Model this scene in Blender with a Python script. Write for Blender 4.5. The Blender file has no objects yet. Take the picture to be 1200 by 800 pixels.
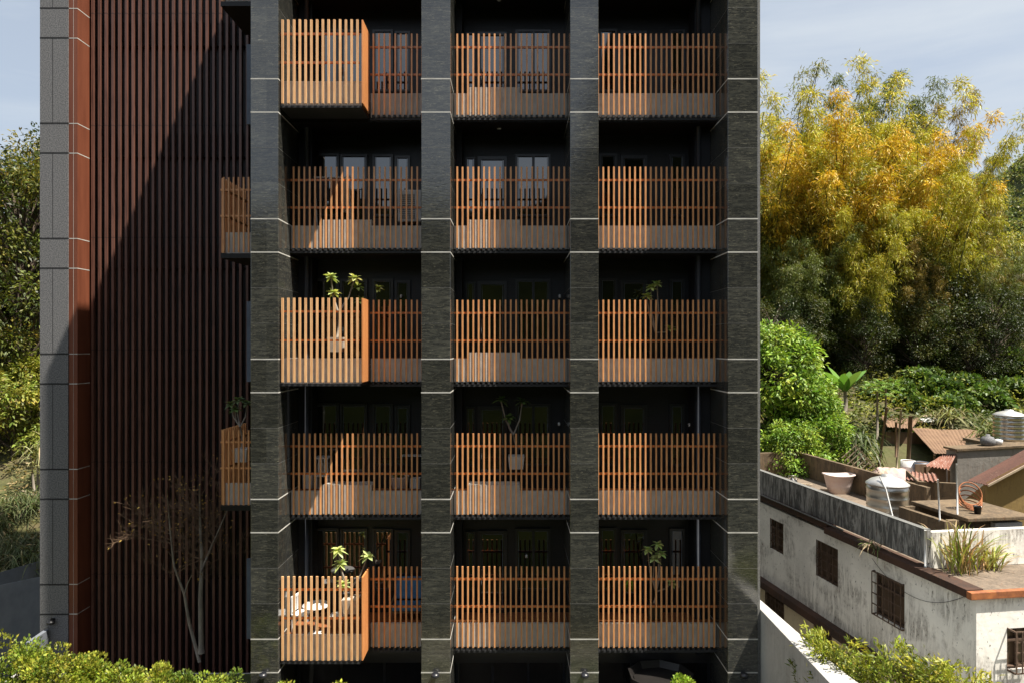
import bpy, math, random
import numpy as np
from mathutils import Vector, Matrix, noise as mnoise
random.seed(7)
RNG = np.random.default_rng(7)
sc = bpy.context.scene
COL = sc.collection
R = math.radians
CZ = 11.3            # eye height
F = 800.0            # focal length in photograph pixels
HY = 405.0           # horizon row in the photograph


def P(px, py, Y):
    return ((px - 600) / F * Y, Y, CZ - (py - HY) / F * Y)


# ------------------------------------------------------------------ materials
def nodes(name):
    m = bpy.data.materials.new(name)
    m.use_nodes = True
    nt = m.node_tree
    nt.nodes.clear()
    out = nt.nodes.new('ShaderNodeOutputMaterial')
    b = nt.nodes.new('ShaderNodeBsdfPrincipled')
    nt.links.new(b.outputs[0], out.inputs[0])
    return m, nt, b, out


def nd(nt, t, props=None, **ins):
    n = nt.nodes.new(t)
    for k, v in (props or {}).items():
        setattr(n, k, v)
    for k, v in ins.items():
        key = k.replace('_', ' ')
        s = n.inputs.get(key) or n.inputs[int(key[1:])] if key[0] != 'i' or not key[1:].isdigit() else n.inputs[int(key[1:])]
        if isinstance(v, bpy.types.NodeSocket):
            nt.links.new(v, s)
        else:
            s.default_value = v
    return n


def c4(c):
    return (c[0], c[1], c[2], 1.0)


def coords(nt, scale=(1, 1, 1), kind='Object', rot=(0, 0, 0)):
    tc = nt.nodes.new('ShaderNodeTexCoord')
    mp = nt.nodes.new('ShaderNodeMapping')
    mp.inputs['Scale'].default_value = scale
    mp.inputs['Rotation'].default_value = rot
    nt.links.new(tc.outputs[kind], mp.inputs['Vector'])
    return mp.outputs[0]


def noise_fac(nt, vec, scale, lo=.4, hi=.6, detail=6, rough=.6, dist=0.0):
    n = nd(nt, 'ShaderNodeTexNoise', Vector=vec, Scale=scale, Detail=detail, Roughness=rough, Distortion=dist)
    mr = nd(nt, 'ShaderNodeMapRange', Value=n.outputs['Fac'])
    mr.inputs['From Min'].default_value = lo
    mr.inputs['From Max'].default_value = hi
    return mr.outputs[0]


def mix(nt, f, a, b, mode='MIX'):
    m = nt.nodes.new('ShaderNodeMix')
    m.data_type = 'RGBA'
    m.blend_type = mode
    for s, v in ((m.inputs[0], f), (m.inputs[6], a), (m.inputs[7], b)):
        if isinstance(v, bpy.types.NodeSocket):
            nt.links.new(v, s)
        elif isinstance(v, (int, float)):
            s.default_value = v
        else:
            s.default_value = c4(v)
    return m.outputs[2]


def bump(nt, b, h, strength=.3, dist=.02):
    n = nd(nt, 'ShaderNodeBump', Height=h, Strength=strength, Distance=dist)
    nt.links.new(n.outputs[0], b.inputs['Normal'])


def plain(name, col, rough=.6, ior=1.45, metal=0.0, col2=None, scale=3.0, stretch=(1, 1, 1), lo=.35, hi=.65, bmp=0.0, bscale=None):
    m, nt, b, out = nodes(name)
    b.inputs['Roughness'].default_value = rough
    b.inputs['IOR'].default_value = ior
    b.inputs['Metallic'].default_value = metal
    v = coords(nt, stretch)
    if col2 is None:
        col2 = tuple(c * .75 for c in col)
    f = noise_fac(nt, v, scale, lo, hi)
    nt.links.new(mix(nt, f, col, col2), b.inputs['Base Color'])
    if bmp:
        n = nd(nt, 'ShaderNodeTexNoise', Vector=v, Scale=bscale or scale * 6, Detail=5.0)
        bump(nt, b, n.outputs['Fac'], bmp)
    return m


M = {}


def granite():
    m, nt, b, out = nodes('dark_polished_granite')
    v = coords(nt, (1.1, 1.1, 7), rot=(0, R(7), 0))
    f1 = noise_fac(nt, v, 2.6, .46, .72, 10, .72, .9)
    v2 = coords(nt, (2.2, 2.2, 16), rot=(0, R(-5), 0))
    f2 = noise_fac(nt, v2, 3.4, .56, .72, 8, .7, 1.2)
    v3 = coords(nt, (1, 1, 1))
    f3 = noise_fac(nt, v3, 60, .6, .75, 2)
    c = mix(nt, f1, (.026, .027, .026), (.085, .085, .07))
    c = mix(nt, f2, c, (.25, .235, .17))
    c = mix(nt, f3, c, (.055, .06, .055))
    # each cladding panel has its own tone
    tc = nt.nodes.new('ShaderNodeTexCoord')
    sp = nd(nt, 'ShaderNodeSeparateXYZ', Vector=tc.outputs['Object'])
    za = nd(nt, 'ShaderNodeMath', {'operation': 'ADD'}, i0=sp.outputs['Z'], i1=-10.171)
    zf = nd(nt, 'ShaderNodeMath', {'operation': 'DIVIDE'}, i0=za.outputs[0], i1=.8475)
    zi = nd(nt, 'ShaderNodeMath', {'operation': 'FLOOR'}, i0=zf.outputs[0])
    xf = nd(nt, 'ShaderNodeMath', {'operation': 'DIVIDE'}, i0=sp.outputs['X'], i1=1.7)
    xi = nd(nt, 'ShaderNodeMath', {'operation': 'ROUND'}, i0=xf.outputs[0])
    cv = nd(nt, 'ShaderNodeCombineXYZ', X=xi.outputs[0], Y=zi.outputs[0])
    wn = nd(nt, 'ShaderNodeTexWhiteNoise', Vector=cv.outputs[0])
    tone = nd(nt, 'ShaderNodeMapRange', Value=wn.outputs['Value'])
    tone.inputs['To Min'].default_value = .72
    tone.inputs['To Max'].default_value = 1.3
    cmb = nd(nt, 'ShaderNodeCombineColor', Red=tone.outputs[0], Green=tone.outputs[0], Blue=tone.outputs[0])
    c = mix(nt, 1.0, c, cmb.outputs[0], 'MULTIPLY')
    b.inputs['Roughness'].default_value = .10
    b.inputs['IOR'].default_value = 1.85
    nt.links.new(c, b.inputs['Base Color'])
    n = nd(nt, 'ShaderNodeTexNoise', Vector=coords(nt, (1, 1, 4)), Scale=9.0, Detail=5.0)
    bump(nt, b, n.outputs['Fac'], .12, .01)
    return m


def ribmat(name, col, rough, col2, scale, stretch):
    m, nt, b, out = nodes(name)
    b.inputs['Roughness'].default_value = rough
    f = noise_fac(nt, coords(nt, stretch), scale, .35, .65)
    g = noise_fac(nt, coords(nt, (14.0, 0, .12)), 1.0, .32, .68, 2)
    d = noise_fac(nt, coords(nt, (9, 9, .6)), 2.0, .5, .7, 6)
    c = mix(nt, f, col, col2)
    c = mix(nt, g, c, tuple(x * 1.35 for x in col))
    c = mix(nt, d, c, tuple(x * .8 for x in col2))
    nt.links.new(c, b.inputs['Base Color'])
    return m


M['granite'] = granite()
M['granite_edge'] = plain('flamed_granite_edge', (.2, .2, .19), .8, col2=(.11, .11, .105), scale=30, bmp=.3)
M['joint'] = plain('pale_joint', (.55, .54, .5), .7)
M['grey_stone'] = plain('grey_speckled_stone', (.20, .20, .205), .75, col2=(.10, .10, .105), scale=30, lo=.42, hi=.58, bmp=.2)
M['dark_joint'] = plain('dark_joint', (.02, .02, .022), .8)
M['rust_panel'] = plain('rust_brown_panel', (.185, .058, .029), .5, col2=(.135, .04, .02), scale=1.2, stretch=(3, 3, .4))
M['rust_slat'] = ribmat('rust_brown_slat', (.125, .056, .04), .42, col2=(.075, .034, .025), scale=1.5, stretch=(4, 4, .3))


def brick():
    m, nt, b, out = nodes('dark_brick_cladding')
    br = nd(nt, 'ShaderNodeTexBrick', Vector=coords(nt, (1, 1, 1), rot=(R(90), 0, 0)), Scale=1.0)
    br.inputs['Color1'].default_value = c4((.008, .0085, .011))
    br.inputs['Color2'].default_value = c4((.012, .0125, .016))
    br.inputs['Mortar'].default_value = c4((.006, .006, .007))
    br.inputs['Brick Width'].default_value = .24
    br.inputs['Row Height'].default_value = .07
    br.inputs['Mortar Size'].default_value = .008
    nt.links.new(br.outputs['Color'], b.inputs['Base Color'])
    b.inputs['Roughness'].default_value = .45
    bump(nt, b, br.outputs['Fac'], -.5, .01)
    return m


M['brick'] = brick()
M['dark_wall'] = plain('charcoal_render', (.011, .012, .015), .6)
M['blue_grey'] = plain('blue_grey_panel', (.11, .13, .17), .5)
M['drain'] = plain('grey_drain_pipe', (.05, .055, .068), .5)
M['soffit'] = plain('dark_soffit', (.010, .008, .007), .5)
M['frame'] = plain('anthracite_frame', (.018, .019, .024), .35, ior=1.6)
M['slab'] = plain('dark_slab', (.03, .03, .032), .7)


def glassy(name, col=(.005, .006, .008), ior=2.25):
    m, nt, b, out = nodes(name)
    b.inputs['Base Color'].default_value = c4(col)
    b.inputs['Roughness'].default_value = .03
    b.inputs['IOR'].default_value = ior
    n = nd(nt, 'ShaderNodeTexNoise', Vector=coords(nt), Scale=.7, Detail=1.0)
    bump(nt, b, n.outputs['Fac'], .02, .05)
    return m


M['glass'] = glassy('reflective_window_glass')
M['old_glass'] = glassy('old_window_glass', (.11, .075, .05), 1.45)


def woodslat(name, ca, cb, cg):
    m, nt, b, out = nodes(name)
    v = coords(nt, (5, 5, .5))
    f = noise_fac(nt, v, 3.0, .3, .7, 4)
    g = noise_fac(nt, coords(nt, (60, 60, 2)), 2.0, .4, .65, 4)
    c = mix(nt, f, ca, cb)
    c = mix(nt, g, c, cg)
    wv = nd(nt, 'ShaderNodeTexNoise', Vector=coords(nt, (23.7, 0, .25)), Scale=1.0, Detail=1.0)
    tone = nd(nt, 'ShaderNodeMapRange', Value=wv.outputs['Fac'])
    for nm, v_ in (('From Min', .3), ('From Max', .7), ('To Min', .74), ('To Max', 1.16)):
        tone.inputs[nm].default_value = v_
    cmb = nd(nt, 'ShaderNodeCombineColor', Red=tone.outputs[0], Green=tone.outputs[0], Blue=tone.outputs[0])
    c = mix(nt, 1.0, c, cmb.outputs[0], 'MULTIPLY')
    nt.links.new(c, b.inputs['Base Color'])
    b.inputs['Roughness'].default_value = .38
    b.inputs['IOR'].default_value = 1.55
    return m


M['wood'] = woodslat('orange_wood_panel', (.76, .34, .125), (.68, .28, .095), (.54, .19, .06))
M['slat'] = woodslat('pale_orange_wood_slat', (.85, .45, .195), (.78, .38, .155), (.56, .22, .08))
M['slat_sunlit'] = woodslat('sunlit_orange_wood_slat', (.90, .56, .28), (.84, .49, .23), (.68, .34, .15))  # paler copy of the slat wood: sunlight on the projecting fronts put into colour
M['rail'] = woodslat('deep_orange_wood_rail', (.68, .22, .06), (.58, .175, .045), (.45, .14, .04))
M['deck'] = plain('brown_wood_deck', (.28, .105, .04), .5, col2=(.2, .07, .028), scale=2.0, stretch=(.6, 9, 9))
M['upstand'] = plain('beige_concrete_upstand', (.62, .60, .555), .8, col2=(.48, .465, .435), scale=4, bmp=.1)
M['concrete'] = plain('pale_concrete', (.42, .41, .39), .85, col2=(.33, .32, .3), scale=1.5, bmp=.15)
M['concrete_dark'] = plain('blue_grey_concrete', (.16, .175, .2), .8, col2=(.12, .13, .15), scale=1.2, bmp=.1)
M['concrete_mid'] = plain('mid_grey_concrete', (.30, .32, .35), .8, col2=(.22, .24, .27), scale=1.2, bmp=.1)
M['paving'] = plain('grey_paving', (.16, .155, .15), .85, col2=(.12, .118, .112), scale=.8, bmp=.2)
M['white_pot'] = plain('white_glazed_pot', (.7, .69, .66), .4)
M['beige_pot'] = plain('beige_stone_pot', (.5, .45, .38), .8, scale=8)
M['dark_pot'] = plain('dark_pot', (.02, .018, .017), .35)
M['bark_pale'] = plain('pale_grey_bark', (.30, .26, .21), .9, col2=(.17, .145, .12), scale=6, stretch=(2, 2, .6), bmp=.4)
M['bark_brown'] = plain('warm_brown_twig', (.19, .12, .07), .9, col2=(.11, .07, .045), scale=5)
M['bark_dark'] = plain('brown_bark', (.09, .065, .045), .9, col2=(.05, .036, .026), scale=5, stretch=(2, 2, .5), bmp=.5)
M['culm'] = plain('bamboo_culm', (.10, .105, .03), .5, col2=(.055, .06, .025), scale=2, stretch=(1, 1, 3))
M['white_metal'] = plain('white_painted_metal', (.75, .75, .74), .4)
M['black_metal'] = plain('black_metal', (.015, .015, .016), .4)
M['blue_cloth'] = plain('blue_cushion', (.07, .22, .42), .8, scale=6)
M['beige_cloth'] = plain('beige_cloth', (.5, .4, .3), .9)
M['brown_cloth'] = plain('brown_cloth', (.2, .08, .045), .9)
M['dark_cloth'] = plain('dark_cloth', (.03, .03, .04), .9)
M['white_plastic'] = plain('white_plastic', (.7, .7, .69), .45)
M['pink_plastic'] = plain('faded_pink_plastic', (.62, .47, .42), .55, col2=(.66, .58, .53), scale=1.5)


def stained(name, base, stain, lo=.46, hi=.62, amount=1.0, dark=(.03, .028, .025), rust=(.16, .075, .035), patch=(.40, .58), flo=.0, zband=None):
    m, nt, b, out = nodes(name)
    streak = noise_fac(nt, coords(nt, (3.2, 3.2, .55)), 2.0, lo, hi, 10, .72, .8)
    fine = noise_fac(nt, coords(nt, (5, 5, 2.2)), 4.5, .42, .62, 10, .8, .4)
    if flo:
        fine = nd(nt, 'ShaderNodeMath', {'operation': 'MAXIMUM'}, i0=fine, i1=flo).outputs[0]
    big = noise_fac(nt, coords(nt, (.45, .45, .6)), 1.6, patch[0], patch[1], 5, .6, .5)
    if zband:      # run-off dirt that collects on one strip of the wall
        tcz = nt.nodes.new('ShaderNodeTexCoord')
        spz = nd(nt, 'ShaderNodeSeparateXYZ', Vector=tcz.outputs['Object'])
        up_ = nd(nt, 'ShaderNodeMapRange', Value=spz.outputs['Z'])
        up_.inputs['From Min'].default_value = zband[1]
        up_.inputs['From Max'].default_value = zband[0]
        pn = noise_fac(nt, coords(nt, (.55, .55, .0)), 1.5, .44, .56, 3)
        zm = nd(nt, 'ShaderNodeMath', {'operation': 'MULTIPLY'}, i0=up_.outputs[0], i1=pn)
        big = nd(nt, 'ShaderNodeMath', {'operation': 'MAXIMUM'}, i0=big, i1=zm.outputs[0]).outputs[0]
    f2 = noise_fac(nt, coords(nt, (4, 4, .9)), 3.2, .58, .70, 8, .7)
    f3 = noise_fac(nt, coords(nt, (1, 1, 1)), 1.1, .4, .65, 7)
    def mul(a, c):
        return nd(nt, 'ShaderNodeMath', {'operation': 'MULTIPLY'}, i0=a, i1=c).outputs[0]
    c = mix(nt, f3, base, tuple(x * .86 for x in base))
    sb = mul(mul(streak, fine), mul(big, amount))
    c = mix(nt, sb, c, stain)
    c = mix(nt, mul(mul(f2, big), .8 * amount), c, rust)
    sp = noise_fac(nt, coords(nt, (1, 1, .6)), 14, .60, .68, 6, .7)
    c = mix(nt, mul(mul(sp, streak), amount), c, dark)
    nt.links.new(c, b.inputs['Base Color'])
    b.inputs['Roughness'].default_value = .88
    n = nd(nt, 'ShaderNodeTexNoise', Vector=coords(nt), Scale=6.0, Detail=8.0)
    bump(nt, b, n.outputs['Fac'], .35, .03)
    return m


M['old_white'] = stained('stained_white_render', (.90, .875, .81), (.11, .09, .07), .42, .53, patch=(.46, .60), flo=.45, zband=(2.9, 4.3))
M['old_cream'] = stained('stained_cream_render', (.72, .61, .42), (.24, .18, .11), .45, .6)
M['mouldy'] = stained('black_mouldy_concrete', (.42, .41, .385), (.022, .022, .021), .40, .54, patch=(.2, .4), flo=.8)
M['brown_conc'] = stained('brown_weathered_concrete', (.20, .14, .08), (.035, .027, .018), .36, .54, flo=.6, patch=(.3, .5))
M['roof_dirt'] = stained('brown_dirty_roof_floor', (.215, .165, .12), (.075, .06, .045), .38, .55, flo=.5, patch=(.3, .5))
M['grey_render'] = stained('grey_bare_render', (.26, .24, .215), (.12, .105, .09), .44, .64)
M['ochre'] = stained('ochre_render', (.30, .2, .07), (.14, .09, .04), .46, .66)
M['eave'] = stained('red_brown_eave', (.075, .035, .02), (.018, .013, .01), .36, .52, flo=.6)
M['rim'] = plain('orange_rust_rim', (.42, .15, .05), .7, col2=(.2, .07, .03), scale=5)
M['rust_sheet'] = stained('rusted_brown_sheet', (.20, .12, .07), (.085, .045, .028), .38, .56, rust=(.26, .11, .05), flo=.5)
M['red_sheet'] = stained('red_white_rusted_sheet', (.20, .075, .045), (.5, .42, .36), .45, .6, rust=(.25, .07, .04))
M['maroon_sheet'] = stained('maroon_rusted_sheet', (.115, .05, .034), (.06, .028, .02), .38, .55, rust=(.3, .2, .14))
M['red_tin'] = plain('red_tin', (.35, .10, .07), .6, scale=1)
M['steel'] = plain('stainless_steel', (.55, .54, .5), .33, metal=1.0, col2=(.45, .42, .36), scale=2.5, stretch=(1, 1, .4))
M['steel_lid'] = plain('pale_steel_lid', (.72, .72, .7), .4, metal=.6)
M['rusty'] = plain('rusty_iron', (.12, .075, .05), .8, col2=(.07, .045, .03), scale=9)
M['old_wood'] = plain('weathered_timber', (.22, .14, .085), .85, col2=(.12, .075, .045), scale=4, stretch=(1, 1, .3), bmp=.3)
M['old_wood_pale'] = plain('pale_timber', (.45, .36, .25), .85, scale=4, stretch=(1, 1, .3))
M['purple'] = plain('faded_purple_tarp', (.42, .26, .3), .8, col2=(.5, .42, .3), scale=2.5)


def leafmat(name, trans=.3, rough=.5):
    m, nt, b, out = nodes(name)
    at = nt.nodes.new('ShaderNodeAttribute')
    at.attribute_name = 'Col'
    nt.links.new(at.outputs['Color'], b.inputs['Base Color'])
    b.inputs['Roughness'].default_value = rough
    b.inputs['IOR'].default_value = 1.4
    tr = nt.nodes.new('ShaderNodeBsdfTranslucent')
    g = mix(nt, 1.0, at.outputs['Color'], (1.5, 1.5, .8), 'MULTIPLY')
    nt.links.new(g, tr.inputs['Color'])
    mx = nt.nodes.new('ShaderNodeMixShader')
    mx.inputs[0].default_value = trans
    nt.links.new(b.outputs[0], mx.inputs[1])
    nt.links.new(tr.outputs[0], mx.inputs[2])
    nt.links.new(mx.outputs[0], out.inputs[0])
    return m


M['leaf'] = leafmat('foliage_leaves', .22)
M['leaf_gloss'] = leafmat('glossy_leaves', .22, .35)


def ground_mat():
    m, nt, b, out = nodes('soil_and_weeds')
    v = coords(nt)
    f = noise_fac(nt, v, .25, .4, .6, 8)
    f2 = noise_fac(nt, v, 2.0, .45, .6, 8)
    c = mix(nt, f, (.10, .072, .036), (.05, .062, .014))
    c = mix(nt, f2, c, (.085, .085, .028))
    nt.links.new(c, b.inputs['Base Color'])
    b.inputs['Roughness'].default_value = .95
    n = nd(nt, 'ShaderNodeTexNoise', Vector=v, Scale=2.5, Detail=8.0)
    bump(nt, b, n.outputs['Fac'], .8, .15)
    return m


M['ground'] = ground_mat()
M['back_hill'] = plain('dense_dark_woodland', (.006, .008, .003), 1.0, ior=1.01, col2=(.012, .014, .004), scale=.12, bmp=.8, bscale=.5)
M['hill'] = plain('wooded_hillside', (.035, .05, .012), .9, col2=(.06, .065, .016), scale=.12, bmp=.8, bscale=.5)


# ------------------------------------------------------------------ builders
def world_loc(o):
    v = Vector((0, 0, 0))
    while o is not None:
        v += Vector(o.location)
        o = o.parent
    return v


def tag(o, label=None, cat=None, group=None, kind=None):
    if label: o['label'] = label
    if cat: o['category'] = cat
    if group: o['group'] = group
    if kind: o['kind'] = kind
    return o


def thing(name, label, cat, loc=(0, 0, 0), group=None):
    o = bpy.data.objects.new(name, None)
    o.empty_display_size = .2
    COL.objects.link(o)
    o.location = loc
    return tag(o, label, cat, group)


class MB:
    def __init__(s):
        s.v, s.f, s.sm = [], [], []

    def quad(s, *pts, smooth=False):
        i = len(s.v)
        s.v += [tuple(p) for p in pts]
        s.f.append(tuple(range(i, i + len(pts))))
        s.sm.append(smooth)
        return s

    def hexa(s, p):
        i = len(s.v)
        s.v += [tuple(q) for q in p]
        for f in ((0, 3, 2, 1), (4, 5, 6, 7), (0, 1, 5, 4), (1, 2, 6, 5), (2, 3, 7, 6), (3, 0, 4, 7)):
            s.f.append(tuple(i + k for k in f))
            s.sm.append(False)
        return s

    def box(s, x0, x1, y0, y1, z0, z1):
        return s.hexa([(x0, y0, z0), (x1, y0, z0), (x1, y1, z0), (x0, y1, z0), (x0, y0, z1), (x1, y0, z1), (x1, y1, z1), (x0, y1, z1)])

    def obox(s, o, a, b, c):       # corner + three edge vectors
        o, a, b, c = Vector(o), Vector(a), Vector(b), Vector(c)
        return s.hexa([o, o + a, o + a + b, o + b, o + c, o + a + c, o + a + b + c, o + b + c])

    def prism(s, poly, z0, z1):
        n = len(poly)
        i = len(s.v)
        s.v += [(x, y, z0) for x, y in poly] + [(x, y, z1) for x, y in poly]
        s.f.append(tuple(i + k for k in reversed(range(n))))
        s.f.append(tuple(i + n + k for k in range(n)))
        s.sm += [False, False]
        for k in range(n):
            q = (k + 1) % n
            s.f.append((i + k, i + q, i + n + q, i + n + k))
            s.sm.append(False)
        return s

    def tube(s, pts, rad, n=8, caps=True, smooth=True):
        pts = [Vector(p) for p in pts]
        if not isinstance(rad, (list, tuple)):
            rad = [rad] * len(pts)
        i0 = len(s.v)
        up = Vector((.31, .17, .93))
        for k, p in enumerate(pts):
            d = (pts[min(k + 1, len(pts) - 1)] - pts[max(k - 1, 0)]).normalized()
            a = d.cross(up)
            if a.length < .05:
                a = d.cross(Vector((1, 0, 0)))
            a.normalize()
            b = d.cross(a)
            for j in range(n):
                t = 2 * math.pi * j / n
                s.v.append(tuple(p + (a * math.cos(t) + b * math.sin(t)) * rad[k]))
        for k in range(len(pts) - 1):
            for j in range(n):
                q = (j + 1) % n
                s.f.append((i0 + k * n + j, i0 + k * n + q, i0 + (k + 1) * n + q, i0 + (k + 1) * n + j))
                s.sm.append(smooth)
        if caps:
            s.f.append(tuple(i0 + j for j in range(n)))
            s.f.append(tuple(i0 + (len(pts) - 1) * n + j for j in reversed(range(n))))
            s.sm += [False, False]
        return s

    def lathe(s, c, prof, n=24, smooth=True):    # prof: list of (r, z)
        i0 = len(s.v)
        for r, z in prof:
            for j in range(n):
                t = 2 * math.pi * j / n
                s.v.append((c[0] + r * math.cos(t), c[1] + r * math.sin(t), c[2] + z))
        for k in range(len(prof) - 1):
            for j in range(n):
                q = (j + 1) % n
                s.f.append((i0 + k * n + j, i0 + k * n + q, i0 + (k + 1) * n + q, i0 + (k + 1) * n + j))
                s.sm.append(smooth)
        s.f.append(tuple(i0 + j for j in reversed(range(n))))
        s.f.append(tuple(i0 + (len(prof) - 1) * n + j for j in range(n)))
        s.sm += [False, False]
        return s

    def corr(s, a, b, c, d, waves, amp=.03, thick=.012, seg=6, rough=0.0):   # corrugated sheet, waves across a->b, running a->d
        a, b, c, d = map(Vector, (a, b, c, d))
        nrm = (b - a).cross(d - a).normalized()
        if nrm.z < 0: nrm = -nrm
        n = waves * seg
        rows = 5
        i0 = len(s.v)
        for lay in (0, 1):
            for r in range(rows):
                v = r / (rows - 1)
                for k in range(n + 1):
                    u = k / n
                    p = (a.lerp(b, u)).lerp(d.lerp(c, u), v)
                    h = amp * math.sin(u * waves * 2 * math.pi) + rough * mnoise.noise(p * 1.3)
                    s.v.append(tuple(p + nrm * (h - lay * thick)))
        N = (n + 1) * rows
        for lay in (0, 1):
            for r in range(rows - 1):
                for k in range(n):
                    q = i0 + lay * N + r * (n + 1) + k
                    f = (q, q + 1, q + n + 2, q + n + 1)
                    s.f.append(f if lay == 0 else f[::-1])
                    s.sm.append(True)
        return s

    def build(s, name, mat, parent=None, origin=None, bevel=0.0, extra=()):
        mi = [0] * len(s.f)
        for q, (m2, _) in enumerate(extra):
            i = len(s.v)
            s.v += m2.v
            s.f += [tuple(i + k for k in f) for f in m2.f]
            s.sm += m2.sm
            mi += [q + 1] * len(m2.f)
        if parent is not None:
            o0 = world_loc(parent)
        elif origin is not None:
            o0 = Vector(origin)
        else:
            A = np.array(s.v)
            o0 = Vector(((A[:, 0].min() + A[:, 0].max()) / 2, (A[:, 1].min() + A[:, 1].max()) / 2, A[:, 2].min()))
        me = bpy.data.meshes.new(name)
        me.from_pydata([(x - o0.x, y - o0.y, z - o0.z) for x, y, z in s.v], [], s.f)
        me.polygons.foreach_set('use_smooth', s.sm)
        me.materials.append(M[mat] if isinstance(mat, str) else mat)
        for _, mm in extra:
            me.materials.append(M[mm])
        me.polygons.foreach_set('material_index', mi)
        me.update()
        o = bpy.data.objects.new(name, me)
        COL.objects.link(o)
        if parent is not None:
            o.parent = parent
        else:
            o.location = o0
        if bevel:
            md = o.modifiers.new('edge', 'BEVEL')
            md.width = bevel
            md.segments = 2
            md.limit_method = 'ANGLE'
        return o


def unit(a):
    return a / (np.linalg.norm(a, axis=1, keepdims=True) + 1e-9)


class LV:
    """leaf-sized faces: every leaf a folded blade of four or eight vertices"""
    def __init__(s):
        s.V, s.C, s.Fq, s.n = [], [], [], 0

    def add(s, Pt, D, L, W, C, fold=.25):
        Pt = np.asarray(Pt, float)
        N = len(Pt)
        D = unit(np.asarray(D, float))
        L = np.broadcast_to(np.asarray(L, float), (N,))[:, None]
        W = np.broadcast_to(np.asarray(W, float), (N,))[:, None]
        S = unit(np.cross(D, RNG.normal(size=(N, 3)) * .6 + np.array([0, 0, 1.0])))
        Nn = np.cross(S, D)
        v0 = Pt
        v1 = Pt + D * L * .45 + S * W * .5 + Nn * W * fold
        v2 = Pt + D * L - np.array([0, 0, 1.0]) * L * .12
        v3 = Pt + D * L * .45 - S * W * .5 + Nn * W * fold
        V = np.stack([v0, v1, v2, v3], 1).reshape(-1, 3)
        q = (np.arange(N) * 4)[:, None] + s.n
        s.Fq.append(np.hstack([q, q + 1, q + 2, q + 3]))
        s.V.append(V)
        s.C.append(np.repeat(np.broadcast_to(np.asarray(C, float), (N, 3)), 4, axis=0))
        s.n += N * 4

    def blades(s, Pt, D, L, W, C, droop=.8, seg=4):
        Pt = np.asarray(Pt, float)
        N = len(Pt)
        D = unit(np.asarray(D, float))
        L = np.broadcast_to(np.asarray(L, float), (N,))[:, None]
        W = np.broadcast_to(np.asarray(W, float), (N,))[:, None]
        S = unit(np.cross(D, np.array([0, 0, 1.0]) + RNG.normal(size=(N, 3)) * .15))
        rows = []
        for k in range(seg + 1):
            t = k / seg
            p = Pt + D * L * t - np.array([0, 0, 1.0]) * L * droop * t * t
            w = W * .5 * (math.sin(math.pi * min(1, (t * .86 + .14))) ** .7 if k < seg else .05)
            rows += [p + S * w, p - S * w]
        V = np.stack(rows, 1).reshape(-1, 3)
        base = (np.arange(N) * (2 * (seg + 1)))[:, None] + s.n
        for k in range(seg):
            s.Fq.append(np.hstack([base + 2 * k, base + 2 * k + 1, base + 2 * k + 3, base + 2 * k + 2]))
        s.V.append(V)
        s.C.append(np.repeat(np.broadcast_to(np.asarray(C, float), (N, 3)), 2 * (seg + 1), axis=0))
        s.n += N * 2 * (seg + 1)

    def build(s, name, mat, parent=None, origin=None):
        V = np.vstack(s.V)
        Cc = np.vstack(s.C)
        Fq = np.vstack(s.Fq)
        if parent is not None:
            o0 = np.array(world_loc(parent))
        elif origin is not None:
            o0 = np.array(origin)
        else:
            o0 = np.array([(V[:, 0].min() + V[:, 0].max()) / 2, (V[:, 1].min() + V[:, 1].max()) / 2, V[:, 2].min()])
        me = bpy.data.meshes.new(name)
        me.vertices.add(len(V))
        me.vertices.foreach_set('co', (V - o0).astype(np.float32).ravel())
        me.loops.add(len(Fq) * 4)
        me.loops.foreach_set('vertex_index', Fq.astype(np.int32).ravel())
        me.polygons.add(len(Fq))
        me.polygons.foreach_set('loop_start', np.arange(len(Fq), dtype=np.int32) * 4)
        a = me.attributes.new('Col', 'FLOAT_COLOR', 'POINT')
        a.data.foreach_set('color', np.hstack([np.clip(Cc, .004, .9), np.ones((len(Cc), 1))]).astype(np.float32).ravel())
        me.materials.append(M[mat] if isinstance(mat, str) else mat)
        me.update(calc_edges=True)
        me.validate()
        o = bpy.data.objects.new(name, me)
        COL.objects.link(o)
        if parent is not None:
            o.parent = parent
        else:
            o.location = tuple(o0)
        return o


def jit(c, n, s=.25):
    c = np.asarray(c, float)
    return c * (1 + RNG.normal(size=(n, 1)) * s) * (1 + RNG.normal(size=(n, 3)) * .08)


def copy_tree(o, parent=None, loc=None, rz=None, scale=None):
    c = o.copy()
    COL.objects.link(c)
    if parent is not None:
        c.parent = parent
    if loc is not None: c.location = loc
    if rz is not None: c.rotation_euler = (0, 0, rz)
    if scale is not None: c.scale = scale
    for ch in list(o.children):
        copy_tree(ch, c)
    return c


def sstep(a, b, x):
    t = min(1, max(0, (x - a) / (b - a)))
    return t * t * (3 - 2 * t)


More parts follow.
